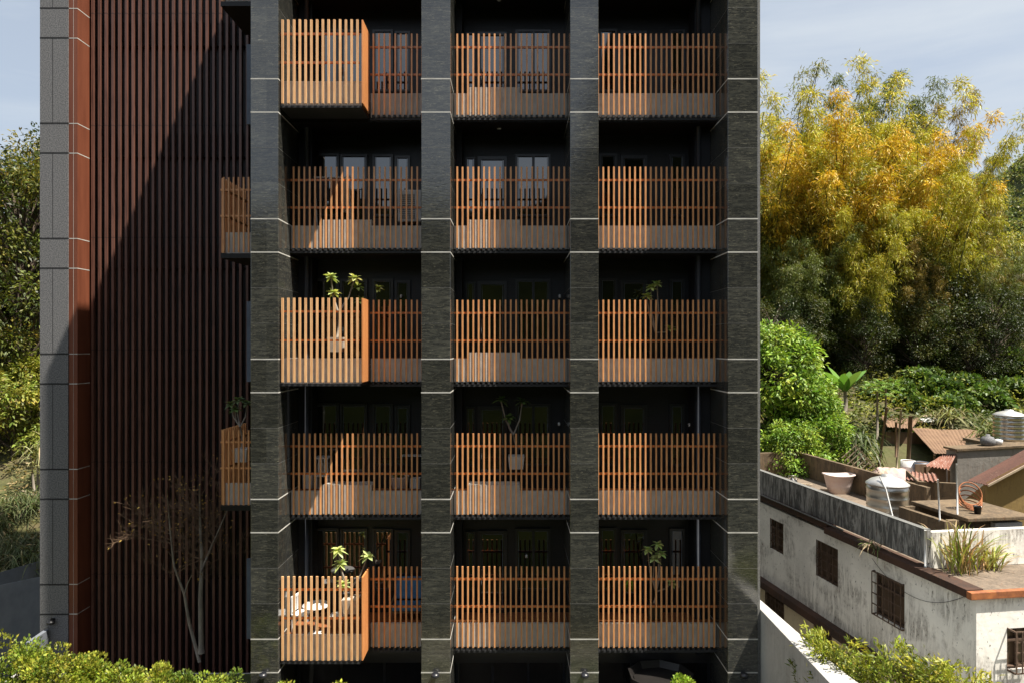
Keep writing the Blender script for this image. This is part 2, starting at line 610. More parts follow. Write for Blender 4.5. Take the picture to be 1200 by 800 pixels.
# ------------------------------------------------------------------ world, sun, camera
SUN = Vector((.41, -.195, .89)).normalized()
w = bpy.data.worlds.new('World')
sc.world = w
w.use_nodes = True
nt = w.node_tree
nt.nodes.clear()
wo = nt.nodes.new('ShaderNodeOutputWorld')
bg = nt.nodes.new('ShaderNodeBackground')
sky = nt.nodes.new('ShaderNodeTexSky')
sky.sky_type = 'NISHITA'
sky.sun_disc = False
sky.sun_elevation = math.asin(SUN.z)
sky.sun_rotation = math.atan2(SUN.x, SUN.y)
sky.air_density = 1.0
sky.dust_density = 2.6
sky.ozone_density = 1.0
sky.altitude = 100
tc = nt.nodes.new('ShaderNodeTexCoord')
mp = nt.nodes.new('ShaderNodeMapping')
mp.inputs['Scale'].default_value = (1.2, 1.2, 6.5)
mp.inputs['Rotation'].default_value = (R(6), R(-5), R(20))
nt.links.new(tc.outputs['Generated'], mp.inputs['Vector'])
cl = noise_fac(nt, mp.outputs[0], 1.7, .40, .72, 6, .55, .4)
m1 = nd(nt, 'ShaderNodeMath', {'operation': 'MULTIPLY'}, i0=cl, i1=.42)
m2 = nd(nt, 'ShaderNodeMath', {'operation': 'ADD'}, i0=m1.outputs[0], i1=.5)
cc = mix(nt, m2.outputs[0], sky.outputs[0], (4.75, 5.15, 5.55))
nt.links.new(cc, bg.inputs['Color'])
bg.inputs['Strength'].default_value = .073
nt.links.new(bg.outputs[0], wo.inputs[0])
sl = bpy.data.lights.new('sun', 'SUN')
sl.energy = 5.0
sl.angle = R(.53)
sl.color = (1.0, .93, .82)
so = bpy.data.objects.new('sun', sl)
COL.objects.link(so)
so.location = (30, -20, 60)
so.rotation_euler = (-SUN).to_track_quat('-Z', 'Y').to_euler()
cam = bpy.data.cameras.new('camera')
cam.lens = 24
cam.sensor_width = 36
cam.sensor_fit = 'HORIZONTAL'
cam.shift_y = 5 / 1200
cam.clip_end = 3000
co = bpy.data.objects.new('camera', cam)
COL.objects.link(co)
co.location = (0, 0, CZ)
co.rotation_euler = (R(90), 0, 0)
sc.camera = co
vs = sc.view_settings
vs.view_transform = 'Standard'
vs.look = 'None'
vs.exposure = 1.08
vs.gamma = 1
vs.use_curve_mapping = False
sc.cycles.max_bounces = 8
sc.cycles.diffuse_bounces = 4
sc.cycles.use_denoising = True
sc.cycles.sample_clamp_indirect = 6


# ------------------------------------------------------------------ terrain
def lerp_tab(y, tab):
    if y <= tab[0][0]: return tab[0][1]
    for (a, ha), (b, hb) in zip(tab, tab[1:]):
        if y <= b:
            return ha + (hb - ha) * (y - a) / (b - a)
    return tab[-1][1]


TL = [(24.5, 0), (28, 2.4), (33, 5.5), (40, 8.3), (46, 9.8), (60, 13), (120, 24), (200, 30), (700, 30)]
TR = [(13, 0), (18, 3.2), (24, 4.2), (30, 5.1), (34, 6.4), (40, 8.3), (46, 9.8), (60, 13), (120, 24), (200, 30), (700, 30)]


def ground_h(x, y):
    l = lerp_tab(y, TL)
    r = lerp_tab(y, TR)
    wr = sstep(14.2, 17.0, x)
    h = l * (1 - wr) + r * wr
    if y > 25:
        h += .5 * sstep(25, 40, y) * mnoise.noise(Vector((x * .13, y * .13, 3)))
    return h


def grid_mesh(name, xs, ys, fn, mat, label=None):
    V = [(x, y, fn(x, y)) for y in ys for x in xs]
    nx = len(xs)
    Fc = [(j * nx + i, j * nx + i + 1, (j + 1) * nx + i + 1, (j + 1) * nx + i) for j in range(len(ys) - 1) for i in range(nx - 1)]
    b = MB()
    b.v, b.f, b.sm = V, Fc, [True] * len(Fc)
    return b.build(name, mat, origin=(0, 0, 0))


def axis(lo, a, b, hi, fine, coarse):
    out = list(np.arange(a, b, fine)) + [b]
    x = a
    st = fine
    left = []
    while x > lo:
        st *= 1.35
        x -= st
        left.append(max(x, lo))
    x, st = b, fine
    while x < hi:
        st *= 1.35
        x += st
        out.append(min(x, hi))
    return left[::-1] + out


xs = axis(-900, -34, 50, 900, 1.2, 40)
ys = axis(-40, -10, 64, 900, 1.2, 40)
tag(grid_mesh('ground', xs, ys, ground_h, 'ground'), kind='structure')
pv = MB()
pv.box(-14, 6.2, 8.5, 24.4, -.3, .004)
tag(pv.build('paving', 'paving'), kind='structure')
yd = MB()
yd.prism([(6.25, 2), (16, 2), (16, 15.2), (10.4, 15.2), (8.9, 26), (6.25, 26)], -.3, .006)  # unseen pale ground added to bounce sunlight onto the shaded house wall
tag(yd.build('bounce_yard', 'concrete'), kind='structure')


def hill_back(x, y):          # the wooded ridge behind the viewpoint that the stone and glass mirror
    t = sstep(-14, -105, y)
    sk = 28 + 44 * sstep(6, 26, x) + 20 * sstep(20, 80, x)
    if x < -40: sk += 5 * math.sin(x * .06)
    n = mnoise.noise(Vector((x * .09, y * .09, 1))) * 5 + mnoise.noise(Vector((x * .3, y * .3, 5))) * 2.2
    return .03 + t * (sk + 11 + n) if y < -14 else .03  # flat apron added in dark woodland colour to darken the lower panes' reflections


tag(grid_mesh('hill', list(np.arange(-260, 261, 3.5)), list(np.arange(-230, 8.5, 4.0)), hill_back, 'back_hill'), kind='structure')

FH = (250.0, 330.0)


def far_h(x, y):
    d = 1 - sstep(0, 150, abs(y - 330))
    prof = 10 + 116 * math.exp(-((x - 312) / 95) ** 2) + 25 * math.exp(-((x - 120) / 60) ** 2) + 40 * math.exp(-((x + 220) / 120) ** 2)
    return 16 + d * prof + 3.5 * mnoise.noise(Vector((x * .06, y * .06, 0)))


tag(grid_mesh('far_hill', list(np.arange(-420, 480, 6.0)), list(np.arange(185, 420, 6.0)), far_h, 'hill'), kind='structure')


# ------------------------------------------------------------------ apartment building
YP = 16.54           # pillar faces
YR = 17.39           # balcony railings
YW = 18.64           # window wall
FL = 3.39
ROOF = 26.2
PILL = [(-6.33, -5.665), (-2.20, -1.494), (1.411, 2.096), (5.23, 5.956)]
BAYS = [(-5.665, -2.20), (-1.494, 1.411), (2.096, 5.23)]


def rtop(i):
    return 12.463 + (3 - i) * FL


bld = thing('apartment_building', 'dark granite apartment tower with orange slatted balconies and a rust brown slatted wing', 'apartment building', (0, 18.5, 0))

# pillars
JZ = []
for k in range(-1, 4):
    JZ += [10.978 - k * FL * 1.0, 10.171 - k * FL * 1.0]
JZ += [10.978 + 2 * FL, 10.171 + 2 * FL, 10.978 + 3 * FL, 10.171 + 3 * FL]
JZ = sorted(set(round(z, 4) for z in JZ if .3 < z < 25))
for k, (x0, x1) in enumerate(PILL):
    yb = 19.6 if k in (0, 3) else YW + .1
    c_ = .008
    b = MB().prism([(x0, yb), (x0, YP + c_), (x0 + c_, YP), (x1 - c_, YP), (x1, YP + c_), (x1, yb)], 0, ROOF)
    j = MB()
    for z in JZ:
        j.box(x0 - .003, x1 + .003, YP - .003, YW - .05, z - .014, z + .014)
    j2 = MB()
    zz = sorted(JZ)
    for a, c in zip(zz, zz[1:]):
        if c - a > 1.5:
            for q in (1, 2):
                z = a + (c - a) * q / 3
                j2.box(x0 - .002, x1 + .002, YP - .002, YW - .06, z - .003, z + .003)
    pl = b.build('pillar', 'granite', bld, extra=[(j, 'joint'), (j2, 'granite_edge')])
    # low round wall light near the foot of the pillar
    l = MB()
    xc = (x0 + x1) / 2
    l.lathe((xc, YP - .11, 3.36), [(.0, -.03), (.085, -.03), (.1, 0), (.085, .06), (.0, .07)], 20)
    l.box(xc - .05, xc + .05, YP - .06, YP + .002, 3.33, 3.42)
    l.build('wall_sconce', 'frame', pl)
MB().box(5.959, 6.03, YP + .05, 19.0, 0, ROOF).build('pillar_edge_strip', 'granite_edge', bld)

# back wall, side walls and upper storeys
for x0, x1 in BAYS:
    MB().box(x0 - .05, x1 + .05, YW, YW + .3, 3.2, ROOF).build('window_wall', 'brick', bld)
MB().box(5.3, 5.95, 19.62, 27, 0, ROOF).build('side_wall', 'dark_wall', bld)
MB().box(-6.3, -5.7, 19.62, 27, 0, ROOF).build('side_wall', 'dark_wall', bld)
MB().box(-5.7, 5.3, 26.6, 27, 0, ROOF).build('rear_wall', 'dark_wall', bld)
MB().box(-6.33, 5.95, YP + .02, 27.0, ROOF + .003, ROOF + .35).build('roof', 'slab', bld)
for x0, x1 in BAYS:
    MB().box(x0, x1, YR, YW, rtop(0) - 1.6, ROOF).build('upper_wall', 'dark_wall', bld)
# grey strips inside the bays
for xa, xb, ya in ((-5.66, -5.30, 18.1), (4.82, 5.225, 18.0), (-1.49, -1.33, 18.2)):
    MB().box(xa, xb, ya, YW - .002, 3.2, 22).build('inner_pier', 'dark_wall', bld)
for xa, ya in ((-5.42, 18.02), (4.9, 17.93)):
    MB().tube([(xa, ya, 3.2), (xa, ya, 21)], .06, 10).build('drain_pipe', 'drain', bld)


def wx(px):           # photograph column -> X on the window wall
    return (px - 600) / F * YW


def opening(x0, x1, z0, z1, kind, mull=(), trans=None, fr=.06):
    f = MB()
    y0 = YW - .07
    f.box(x0, x0 + fr, y0, YW - .002, z0, z1)
    f.box(x1 - fr, x1, y0, YW - .002, z0, z1)
    f.box(x0 + fr, x1 - fr, y0, YW - .002, z1 - fr, z1)
    f.box(x0 + fr, x1 - fr, y0, YW - .002, z0, z0 + fr)
    for mx_ in mull:
        f.box(mx_ - fr * .6, mx_ + fr * .6, y0 + .01, YW - .003, z0 + fr, z1 - fr)
    fo = f.build(kind, 'frame', bld)
    edges = [x0 + fr] + list(mull) + [x1 - fr]
    for a, c in zip(edges, edges[1:]):
        p = MB().box(a + .002, c - .002, YW - .03, YW - .004, z0 + fr + .002, z1 - fr - .002)
        po = p.build('pane', 'glass', fo)
    # thin bright bead around the glass
    b = MB()
    for a, c in zip(edges, edges[1:]):
        b.box(a + .02, a + .032, YW - .04, YW - .031, z0 + fr, z1 - fr)
        b.box(c - .032, c - .02, YW - .04, YW - .031, z0 + fr, z1 - fr)
        b.box(a + .033, c - .033, YW - .04, YW - .031, z1 - fr - .02, z1 - fr - .008)
    b.build('glazing_bead', 'blue_grey', fo)
    if kind == 'glass_door':
        MB().tube([(x0 + .1, YW - .12, z0 + .8), (x0 + .1, YW - .12, z0 + 1.2)], .012, 8).build('handle', 'steel', fo)
    return fo


for i in range(1, 6):
    zt = rtop(i)
    fl = zt - 1.66            # deck level
    hd = fl + 2.33            # head of the openings
    opening(wx(364), wx(398), fl + .62, hd, 'window')
    opening(wx(399), wx(431), fl + .02, hd - .02, 'glass_door')
    opening(wx(437), wx(461), fl + .62, hd - .02, 'window')
    opening(wx(463), wx(481), fl + .62, hd - .06, 'window')
    opening(wx(546), wx(557), fl + .62, hd - .1, 'window', fr=.04)
    opening(wx(560), wx(594), fl + .02, hd - .08, 'glass_door', fr=.09)
    opening(wx(604), wx(645), fl + .62, hd - .02, 'window', mull=(wx(625),))
    opening(wx(702), wx(723), fl + .62, hd, 'window')
    opening(wx(727), wx(758), fl + .02, hd - .05, 'glass_door', fr=.08)
    opening(wx(784), wx(802), fl + .62, hd - .02, 'window')

# little ceiling downlights of the two upper middle balconies
for i in (1, 2):
    z = rtop(i - 1) - 2.065 - .16
    MB().lathe((-.34, 18.0, z - .02), [(.0, 0), (.05, 0), (.055, .02)], 16).build('ceiling_light', 'white_metal', bld)

# slabs, decks, upstands and railings
SLW, SLD = .043, .03


def slat_run(mb, a, c, y, z0, z1, pitch=.1358, wid=SLW, dep=SLD):
    n = max(1, int(round((c - a) / pitch)))
    for k in range(n):
        x = a + (k + .5) * (c - a) / n
        dz = random.uniform(-.004, .004)
        mb.box(x - wid / 2, x + wid / 2, y, y + dep, z0, z1 + dz)


def rail_run(mb, a, c, y, zt):
    for fz in (.33, 1.03):
        mb.box(a, c, y + SLD + .002, y + SLD + .045, zt - fz - .026, zt - fz + .024)


for i in range(0, 6):
    zt = rtop(i)
    zb = zt - 2.065
    for k, (x0, x1) in enumerate(BAYS):
        # slab with dark edge
        MB().box(x0 + .002, x1 - .002, YR + .19, YW - .005, zb - .14, zb + .395).build('balcony_slab', 'soffit', bld)
        MB().box(x0 + .004, x1 - .004, YR + .22, YW - .008, zb + .397, zb + .42).build('balcony_deck', 'deck', bld)
        if i == 0:
            continue
        pop = (k == 0 and i % 2 == 1)
        a = -3.62 if pop else x0 + .01
        rl = MB()
        slat_run(rl, a + .02, x1 - .01, YR, zb + .0, zt)
        rr = MB()
        rail_run(rr, a, x1 - .004, YR, zt)
        ro = rl.build('balcony_railing', 'slat', bld, extra=[(rr, 'rail')])
        MB().box(a, x1 - .006, YR + .10, YR + .175, zb - .02, zb + .58).build('upstand', 'upstand', ro)
        e = MB()
        n = int((x1 - a) / .1358)
        for q in range(n + 1):
            x = a + .09 + q * .1358
            if x < x1 - .08:
                e.box(x - .04, x + .02, YR + .0, YR + .098, zb - .075, zb - .004)
        e.box(a, x1 - .006, YR + .02, YR + .098, zb - .13, zb - .077)
        e.build('edge_angle', 'slab', ro)
        # taller beige casing behind the slats
        if i <= 4 and k in (0, 1) and not pop:
            xa, xb = (-4.85, -3.60) if k == 0 else (-1.15, .20)
            MB().box(xa, xb, YR + .085, YR + .6, zb + .0, zb + .73).build('unit_casing', 'upstand', ro)
        # cap of the upstand in timber
        MB().box(a, x1 - .006, YR + .217, YR + .30, zb + .423, zb + .60).build('timber_cap', 'deck', ro)
        if pop:
            yf = 16.63
            xr = -3.63
            sr = MB()
            slat_run(sr, x0 + .0, xr - .07, yf, zb + .02, zt, .1358, .052, .04)
            rr = MB()
            rail_run(rr, x0 + .004, xr - .1, yf + .012, zt)
            so_ = sr.build('projecting_railing', 'slat_sunlit', bld, extra=[(rr, 'rail')])
            MB().box(xr - .035, xr, yf, YR - .003, zb + .02, zt - .01).build('side_panel', 'wood', so_, bevel=.004)
            MB().box(x0 + .004, xr - .06, yf + .11, yf + .185, zb - .02, zb + .60).build('upstand', 'upstand', so_)
            MB().box(x0 + .004, xr - .06, yf + .03, YR + .098, zb - .075, zb - .025).build('edge_angle', 'slab', so_)
            MB().box(x0 + .006, xr - .06, yf + .24, YR + .215, zb - .02, zb + .42).build('balcony_deck', 'deck', so_)

# small white wall lights / taps on the window wall
for px, py in ((656, 347), (664, 346), (819, 344), (808, 497), (825, 493), (655, 496), (617, 651), (663, 650), (826, 646), (322, 505), (470, 347)):
    if px == 322: continue
    x, y, z = P(px, py, YW - .14)
    t = MB()
    t.lathe((x, y, z), [(.0, -.05), (.03, -.05), (.035, .02), (.0, .05)], 10)
    t.box(x - .015, x + .015, y, YW - .003, z - .01, z + .01)
    t.build('wall_light', 'white_plastic', bld)

# ground floor glazing
gf = MB()
for x0, x1 in BAYS:
    gf.box(x0, x1, 18.0, 18.1, 2.95, 3.44)
    n = 3
    for q in range(n + 1):
        x = x0 + .04 + (x1 - x0 - .08) * q / n
        gf.box(x - .03, x + .03, 18.0, 18.08, 0, 2.95)
    g2 = MB().box(x0 + .01, x1 - .01, 18.03, 18.05, .02, 2.94)
    g2.build('lobby_glazing', 'glass', bld)
gf.build('lobby_frame', 'frame', bld)

# ---- rust brown slatted wing on the left
YG = 20.1
wg = MB()
wg.box(-13.9, -13.07, YG, 24.0, 0, 28)
jl = MB()
zl = []
for n in range(-3, 5):
    z0 = CZ - (279.6 - HY) / F * YG + n * FL
    zl += [z0, z0 - .875]
zl = [z for z in sorted(zl) if .2 < z < 27]
for z in zl:
    jl.box(-13.903, -13.067, YG - .003, YG + .4, z - .022, z + .022)
for a, c in zip(zl, zl[1:]):
    if c - a > 1.2:
        jl.box(-13.53, -13.515, YG - .002, YG + .3, a + .022, c - .022)
po = wg.build('stone_pier', 'grey_stone', bld, extra=[(jl, 'dark_joint')])
lm = MB()
xs_ = -13.48
lm.lathe((-13.5, YG - .12, 3.22), [(.0, -.05), (.1, -.05), (.11, .02), (.0, .06)], 18)
lm.box(-13.55, -13.45, YG - .07, YG + .002, 3.15, 3.3)
lm.build('wall_sconce', 'black_metal', po)
rp = MB()
rp.box(-13.066, -12.81, YG + .025, 24.0, 0, 28)
jl = MB()
for z in zl:
    jl.box(-13.06, -12.807, YG + .022, YG + .62, z - .012, z + .012)
jl.box(-12.93, -12.925, YG + .021, YG + .4, 0, 27.9)
rp.build('rust_panel', 'rust_panel', bld, extra=[(jl, 'joint')])
ss = MB()
x = -12.70
while x < -6.0:
    ss.box(x - .037, x + .037, 20.66, 20.80, 0, 28)
    x += .2035
sj = MB()
x = -12.70
while x < -6.0:
    for n in range(-3, 5):
        zc = CZ - (279.6 - HY) / F * YG + n * FL + .12
        if .3 < zc < 27.5:
            sj.box(x - .0385, x + .0385, 20.6585, 20.79, zc - .006, zc + .006)
    x += .2035
ss.build('slat_screen', 'rust_slat', bld, extra=[(sj, 'dark_joint')])
bk = MB().box(-12.8, -6.35, 21.0, 21.3, 0, 28)
bk.build('wing_wall', 'brick', bld)
for n in range(-3, 5):
    zc = CZ - (279.6 - HY) / F * YG + n * FL - .44
    if zc > .5:
        MB().box(-12.8, -6.35, 20.82, 20.99, zc - .35, zc + .35).build('floor_band', 'dark_wall', bld)
MB().box(-13.9, -6.35, 20.1, 24, 28.0, 28.3).build('wing_roof', 'slab', bld)

# side balconies of the tower seen to the left of the first pillar, every other storey
for i in (0, 2, 4):
    zt = rtop(i) - .03
    zb = zt - 2.02
    x0, x1, y0, y1 = -7.85, -6.34, 18.35, 20.1
    s = MB()
    slat_run(s, x0 + .03, x1 - .01, y0, zb, zt, .1358)
    rail_run(s, x0, x1, y0, zt)
    n = 12
    for q in range(n):
        y = y0 + .12 + q * .1358
        s.box(x0, x0 + .085, y - .023, y + .023, zb, zt)
    for fz in (.33, 1.03):
        s.box(x0 + .09, x0 + .13, y0 + .1, y1, zt - fz - .035, zt - fz + .03)
    o = s.build('side_balcony_railing', 'slat', bld)
    MB().box(x0, x1, y0 + .14, y0 + .21, zb - .02, zb + .56).build('upstand', 'upstand', o)
    MB().box(x0 + .01, x1, y0 + .02, y1, zb - .15, zb - .025).build('side_balcony_slab', 'soffit', bld)
for i in (1, 3, 5):
    z0 = CZ - (145 + (i - 1) * 151 - HY) / F * 17.9
    MB().box(-6.98, -6.34, 17.95, 18.02, z0, z0 + 2.1).build('side_screen', 'blue_grey', bld)

# ------------------------------------------------------------------ plants in pots and things on the balconies
GRN = np.array((.22, .30, .05))


def frangipani(label, base, tips, leafcol, trunk='bark_pale', pot='beige_pot', pot_r=.2, pot_h=.36, leaf_l=.24, square=True, trunk_r=.032):
    t = thing('potted_frangipani', label, 'potted plant', base, 'potted plants on the balconies')
    bx, by, bz = base
    p = MB()
    if square:
        r = pot_r
        p.hexa([(bx - r * .85, by - r * .85, bz), (bx + r * .85, by - r * .85, bz), (bx + r * .85, by + r * .85, bz), (bx - r * .85, by + r * .85, bz),
                (bx - r, by - r, bz + pot_h), (bx + r, by - r, bz + pot_h), (bx + r, by + r, bz + pot_h), (bx - r, by + r, bz + pot_h)])
    else:
        p.lathe(base, [(pot_r * .65, 0), (pot_r * .95, pot_h * .5), (pot_r, pot_h * .95), (pot_r * .9, pot_h)], 20)
    p.build('pot', pot, t)
    tr = MB()
    top = Vector((bx, by, bz + pot_h))
    mid = Vector((sum(q[0] for q in tips) / len(tips), sum(q[1] for q in tips) / len(tips), 0))
    ztip = min(q[2] for q in tips)
    fork = Vector((bx + (mid.x - bx) * .5, by, top.z + (ztip - top.z) * .55))
    tr.tube([top - Vector((0, 0, .05)), top.lerp(fork, .5) + Vector((.03, 0, 0)), fork], [trunk_r, trunk_r * .9, trunk_r * .8], 8)
    lv = LV()
    for q in tips:
        q = Vector(q)
        m_ = fork.lerp(q, .5) + Vector((.05 * (1 if q.x > fork.x else -1), 0, -.04))
        tr.tube([fork, m_, q], [trunk_r * .75, trunk_r * .6, trunk_r * .5], 8)
        n = 15
        ang = np.linspace(0, 2 * math.pi * 2.4, n) + random.random() * 6
        el = np.linspace(-.35, 1.0, n)
        D = np.stack([np.cos(ang) * np.cos(el), np.sin(ang) * np.cos(el), np.sin(el)], 1)
        lv.blades(np.tile(np.array(q), (n, 1)), D, leaf_l * RNG.uniform(.8, 1.15, n), .10, jit(leafcol, n, .2), .35, 3)
    tr.build('trunk', trunk, t)
    lv.build('leaves', 'leaf_gloss', t)
    return t


PY = 17.15
frangipani('frangipani in a beige pot behind the middle projecting railing, two full rosettes above it', P(395, 412, PY),
           [P(388, 324, PY), P(416, 326, PY), P(391, 343, PY)], (.50, .55, .20))
PY = 17.2
frangipani('frangipani with pale twisted stems above the white round table on the lowest projecting balcony', P(412, 716, PY),
           [P(396, 644, PY), P(399, 660, PY), P(431, 651, PY), P(402, 684, PY)], (.46, .52, .19))
PY = 17.95
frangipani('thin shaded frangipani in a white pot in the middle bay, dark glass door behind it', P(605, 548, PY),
           [P(587, 468, PY), P(612, 470, PY), P(596, 489, PY)], (.10, .15, .04), pot='white_pot', pot_r=.21, pot_h=.33)  # leaf colour darkened to paint in the shade of the balcony
PY = 17.75
frangipani('leafy frangipani over the right bay railing at mid height, one crown and no visible pot', P(768, 412, PY),
           [P(763, 337, PY), P(770, 333, PY), P(758, 347, PY), P(786, 385, PY)], (.45, .52, .18), pot='dark_pot', leaf_l=.2)
frangipani('frangipani in the right bay of the lowest balcony row, three pale green rosettes', P(766, 722, PY),
           [P(759, 643, PY), P(771, 637, PY), P(767, 654, PY), P(774, 648, PY), P(787, 682, PY)], (.46, .53, .2), pot='dark_pot', leaf_l=.19)
PY = 18.9
frangipani('grey green plumeria on the side balcony beside the slatted wing', P(284, 540, PY),
           [P(270, 473, PY), P(280, 468, PY), P(290, 472, PY), P(276, 479, PY)], (.16, .22, .10), pot='white_pot', leaf_l=.2)

# balcony furniture
def deck_z(i):
    return rtop(i) - 1.645


z0 = deck_z(5)
t = thing('round_table', 'white round cafe table behind the lowest projecting railing', 'table', (-4.95, 17.25, z0))
MB().lathe((-4.95, 17.25, z0), [(.0, .70), (.33, .70), (.34, .72), (.33, .735), (.0, .735)], 32).build('table_top', 'white_plastic', t)
MB().lathe((-4.95, 17.25, z0), [(.2, 0), (.2, .02), (.03, .04), (.025, .68), (.06, .698)], 16).build('leg', 'white_metal', t)


def chair(label, loc, rz, mat, padmat=None, group='white cafe chairs'):
    t = thing('balcony_chair', label, 'chair', (0, 0, 0), group)
    s = MB().box(-.2, .2, -.2, .2, .42, .46)
    s.build('seat', padmat or mat, t, bevel=.01)
    b = MB()
    for k in range(5):
        b.box(-.18 + k * .08, -.14 + k * .08, .185, .21, .50, .84)
    b.box(-.2, .2, .18, .215, .84, .9)
    b.box(-.2, -.182, .18, .21, .461, .84)
    b.box(.182, .2, .18, .21, .461, .84)
    b.build('backrest', mat, t)
    for x in (-.19, .165):
        for y in (-.19, .165):
            MB().box(x, x + .03, y, y + .03, 0, .419).build('leg', mat, t)
    t.location = loc
    t.rotation_euler = (0, 0, rz)
    return t


chair('white cafe chair between the round table and the frangipani on the lowest balcony', (-4.42, 17.3, z0), R(-100), 'white_metal')
chair('white cafe chair half hidden by the pillar beside the round table', (-5.36, 17.45, z0), R(75), 'white_metal')

t = thing('lounge_chair', 'blue cushioned lounge chair on the lowest left balcony next to the second pillar', 'lounge chair', (-2.75, 18.0, z0))
MB().box(-3.13, -2.37, 17.75, 18.3, z0 + .36, z0 + .46).build('seat_cushion', 'blue_cloth', t, bevel=.03)
MB().obox((-3.13, 18.32, z0 + .48), (.76, 0, 0), (0, .12, 0), (0, .1, .55)).build('back_cushion', 'blue_cloth', t, bevel=.03)
fr = MB()
for x in (-3.16, -2.38):
    fr.box(x, x + .04, 17.75, 17.79, z0, z0 + .62)
    fr.box(x, x + .04, 18.36, 18.40, z0, z0 + 1.0)
    fr.box(x, x + .04, 17.80, 18.35, z0 + .56, z0 + .6)
fr.box(-3.12, -2.39, 17.76, 18.34, z0 + .31, z0 + .35)
fr.build('frame', 'old_wood', t)

z2 = deck_z(2)
t = thing('outdoor_unit', 'grey white air conditioner outdoor unit behind the railing by the second pillar', 'air conditioner', (-2.68, 18.2, z2))
x, y = -2.68, 18.15
MB().box(x - .34, x + .3, y - .15, y + .15, z2 + .35, z2 + 1.2).build('casing', 'white_plastic', t, bevel=.03)
gr = MB()
for k in range(12):
    gr.box(x - .28, x + .12, y - .165, y - .152, z2 + .44 + k * .055, z2 + .455 + k * .055)
gr.build('grille', 'black_metal', t)
for dx in (-.3, .2):
    MB().box(x + dx, x + dx + .05, y - .13, y + .13, z2, z2 + .348).build('stand_leg', 'frame', t)

t = thing('clothes_rack', 'metal clothes rack with brown and dark garments on the second balcony row', 'clothes rack', (-4.7, 17.9, z2))
cr = MB()
for x in (-5.15, -4.25):
    cr.tube([(x, 17.75, z2), (x, 17.9, z2 + 1.55)], .012, 6)
    cr.tube([(x, 18.05, z2), (x, 17.9, z2 + 1.55)], .012, 6)
cr.tube([(-5.2, 17.9, z2 + 1.5), (-4.2, 17.9, z2 + 1.5)], .014, 6)
cr.build('rail_frame', 'white_metal', t)


def garment(label, x, wdt, h, mat):
    g = MB()
    n = 8
    zt_ = z2 + 1.48
    for k in range(n):
        a = x + wdt * k / n
        c = x + wdt * (k + 1) / n
        ya = 17.9 + .035 * math.sin(k * 1.9)
        yc = 17.9 + .035 * math.sin((k + 1) * 1.9)
        g.hexa([(a, ya - .03, zt_ - h), (c, yc - .03, zt_ - h), (c, yc + .03, zt_ - h), (a, ya + .03, zt_ - h),
                (a, 17.89, zt_), (c, 17.89, zt_), (c, 17.91, zt_), (a, 17.91, zt_)])
    o = g.build('hanging_garment', mat)
    return tag(o, label, 'clothing', 'clothes drying on the rack')


garment('brown garment hanging in the middle of the clothes rack', -4.72, .22, .75, 'brown_cloth')
garment('dark garment at the end of the clothes rack by the tall pillar', -5.1, .3, .6, 'dark_cloth')
garment('beige garment on the clothes rack, nearest the beige casing', -4.46, .16, .9, 'beige_cloth')

z4 = deck_z(4)
t = thing('lantern', 'white lattice lantern on the balcony floor beside a small white box', 'lantern', (-4.98, 18.0, z4))
lt = MB()
for k in range(5):
    for s_ in (-1, 1):
        lt.box(-5.14 + k * .075, -5.115 + k * .075, 18.0 + s_ * .15 - .01, 18.0 + s_ * .15 + .01, z4 + .5, z4 + .92)
lt.box(-5.16, -4.8, 17.83, 18.17, z4 + .92, z4 + .96)
lt.box(-5.16, -4.8, 17.83, 18.17, z4 + .46, z4 + .499)
lt.build('lattice', 'white_metal', t)
MB().box(-5.1, -4.86, 17.9, 18.1, z4 + .5, z4 + .8).build('lamp_core', 'beige_cloth', t)
for x in (-5.14, -4.86):
    for y in (17.86, 18.1):
        MB().box(x, x + .04, y, y + .04, z4, z4 + .459).build('leg', 'white_metal', t)
tag(MB().box(-5.45, -5.22, 17.75, 18.0, z4, z4 + .55).build('storage_box', 'white_plastic', bevel=.02), 'small white storage box left of the lattice lantern', 'box')
t = thing('planter_bowl', 'round pinkish white planter bowl behind the railing near the second pillar', 'planter', (-2.95, 17.95, z4))
MB().lathe((-2.95, 17.95, z4), [(.12, 0), (.2, .15), (.25, .42), (.26, .46), (.23, .46), (.2, .42)], 24).build('bowl', 'pink_plastic', t)
lv = LV()
n = 60
lv.blades(np.tile((-2.95, 17.95, z4 + .42), (n, 1)) + RNG.normal(size=(n, 3)) * (.07, .07, .01), RNG.normal(size=(n, 3)) * (.6, .6, .2) + (0, 0, .8), .3, .03, jit((.10, .16, .04), n), .4, 3)
lv.build('foliage', 'leaf', t)
tag(MB().box(-2.66, -2.4, 17.75, 18.05, z4, z4 + .42).build('storage_crate', 'white_plastic', bevel=.015), 'low white crate squeezed between the planter bowl and the pillar', 'crate')
t = thing('drying_stand', 'white folding drying stand next to the second pillar', 'drying rack', (-2.6, 18.3, z4))
ds = MB()
for y in (18.15, 18.35):
    ds.tube([(-2.95, y, z4 + .95), (-2.3, y, z4 + .95)], .012, 6)
for k in range(5):
    ds.tube([(-2.9 + k * .14, 18.15, z4 + .955), (-2.9 + k * .14, 18.35, z4 + .955)], .008, 6)
for x in (-2.95, -2.3):
    ds.tube([(x, 18.1, z4), (x, 18.35, z4 + .95)], .012, 6)
    ds.tube([(x, 18.4, z4), (x, 18.15, z4 + .95)], .012, 6)
ds.build('frame', 'white_metal', t)

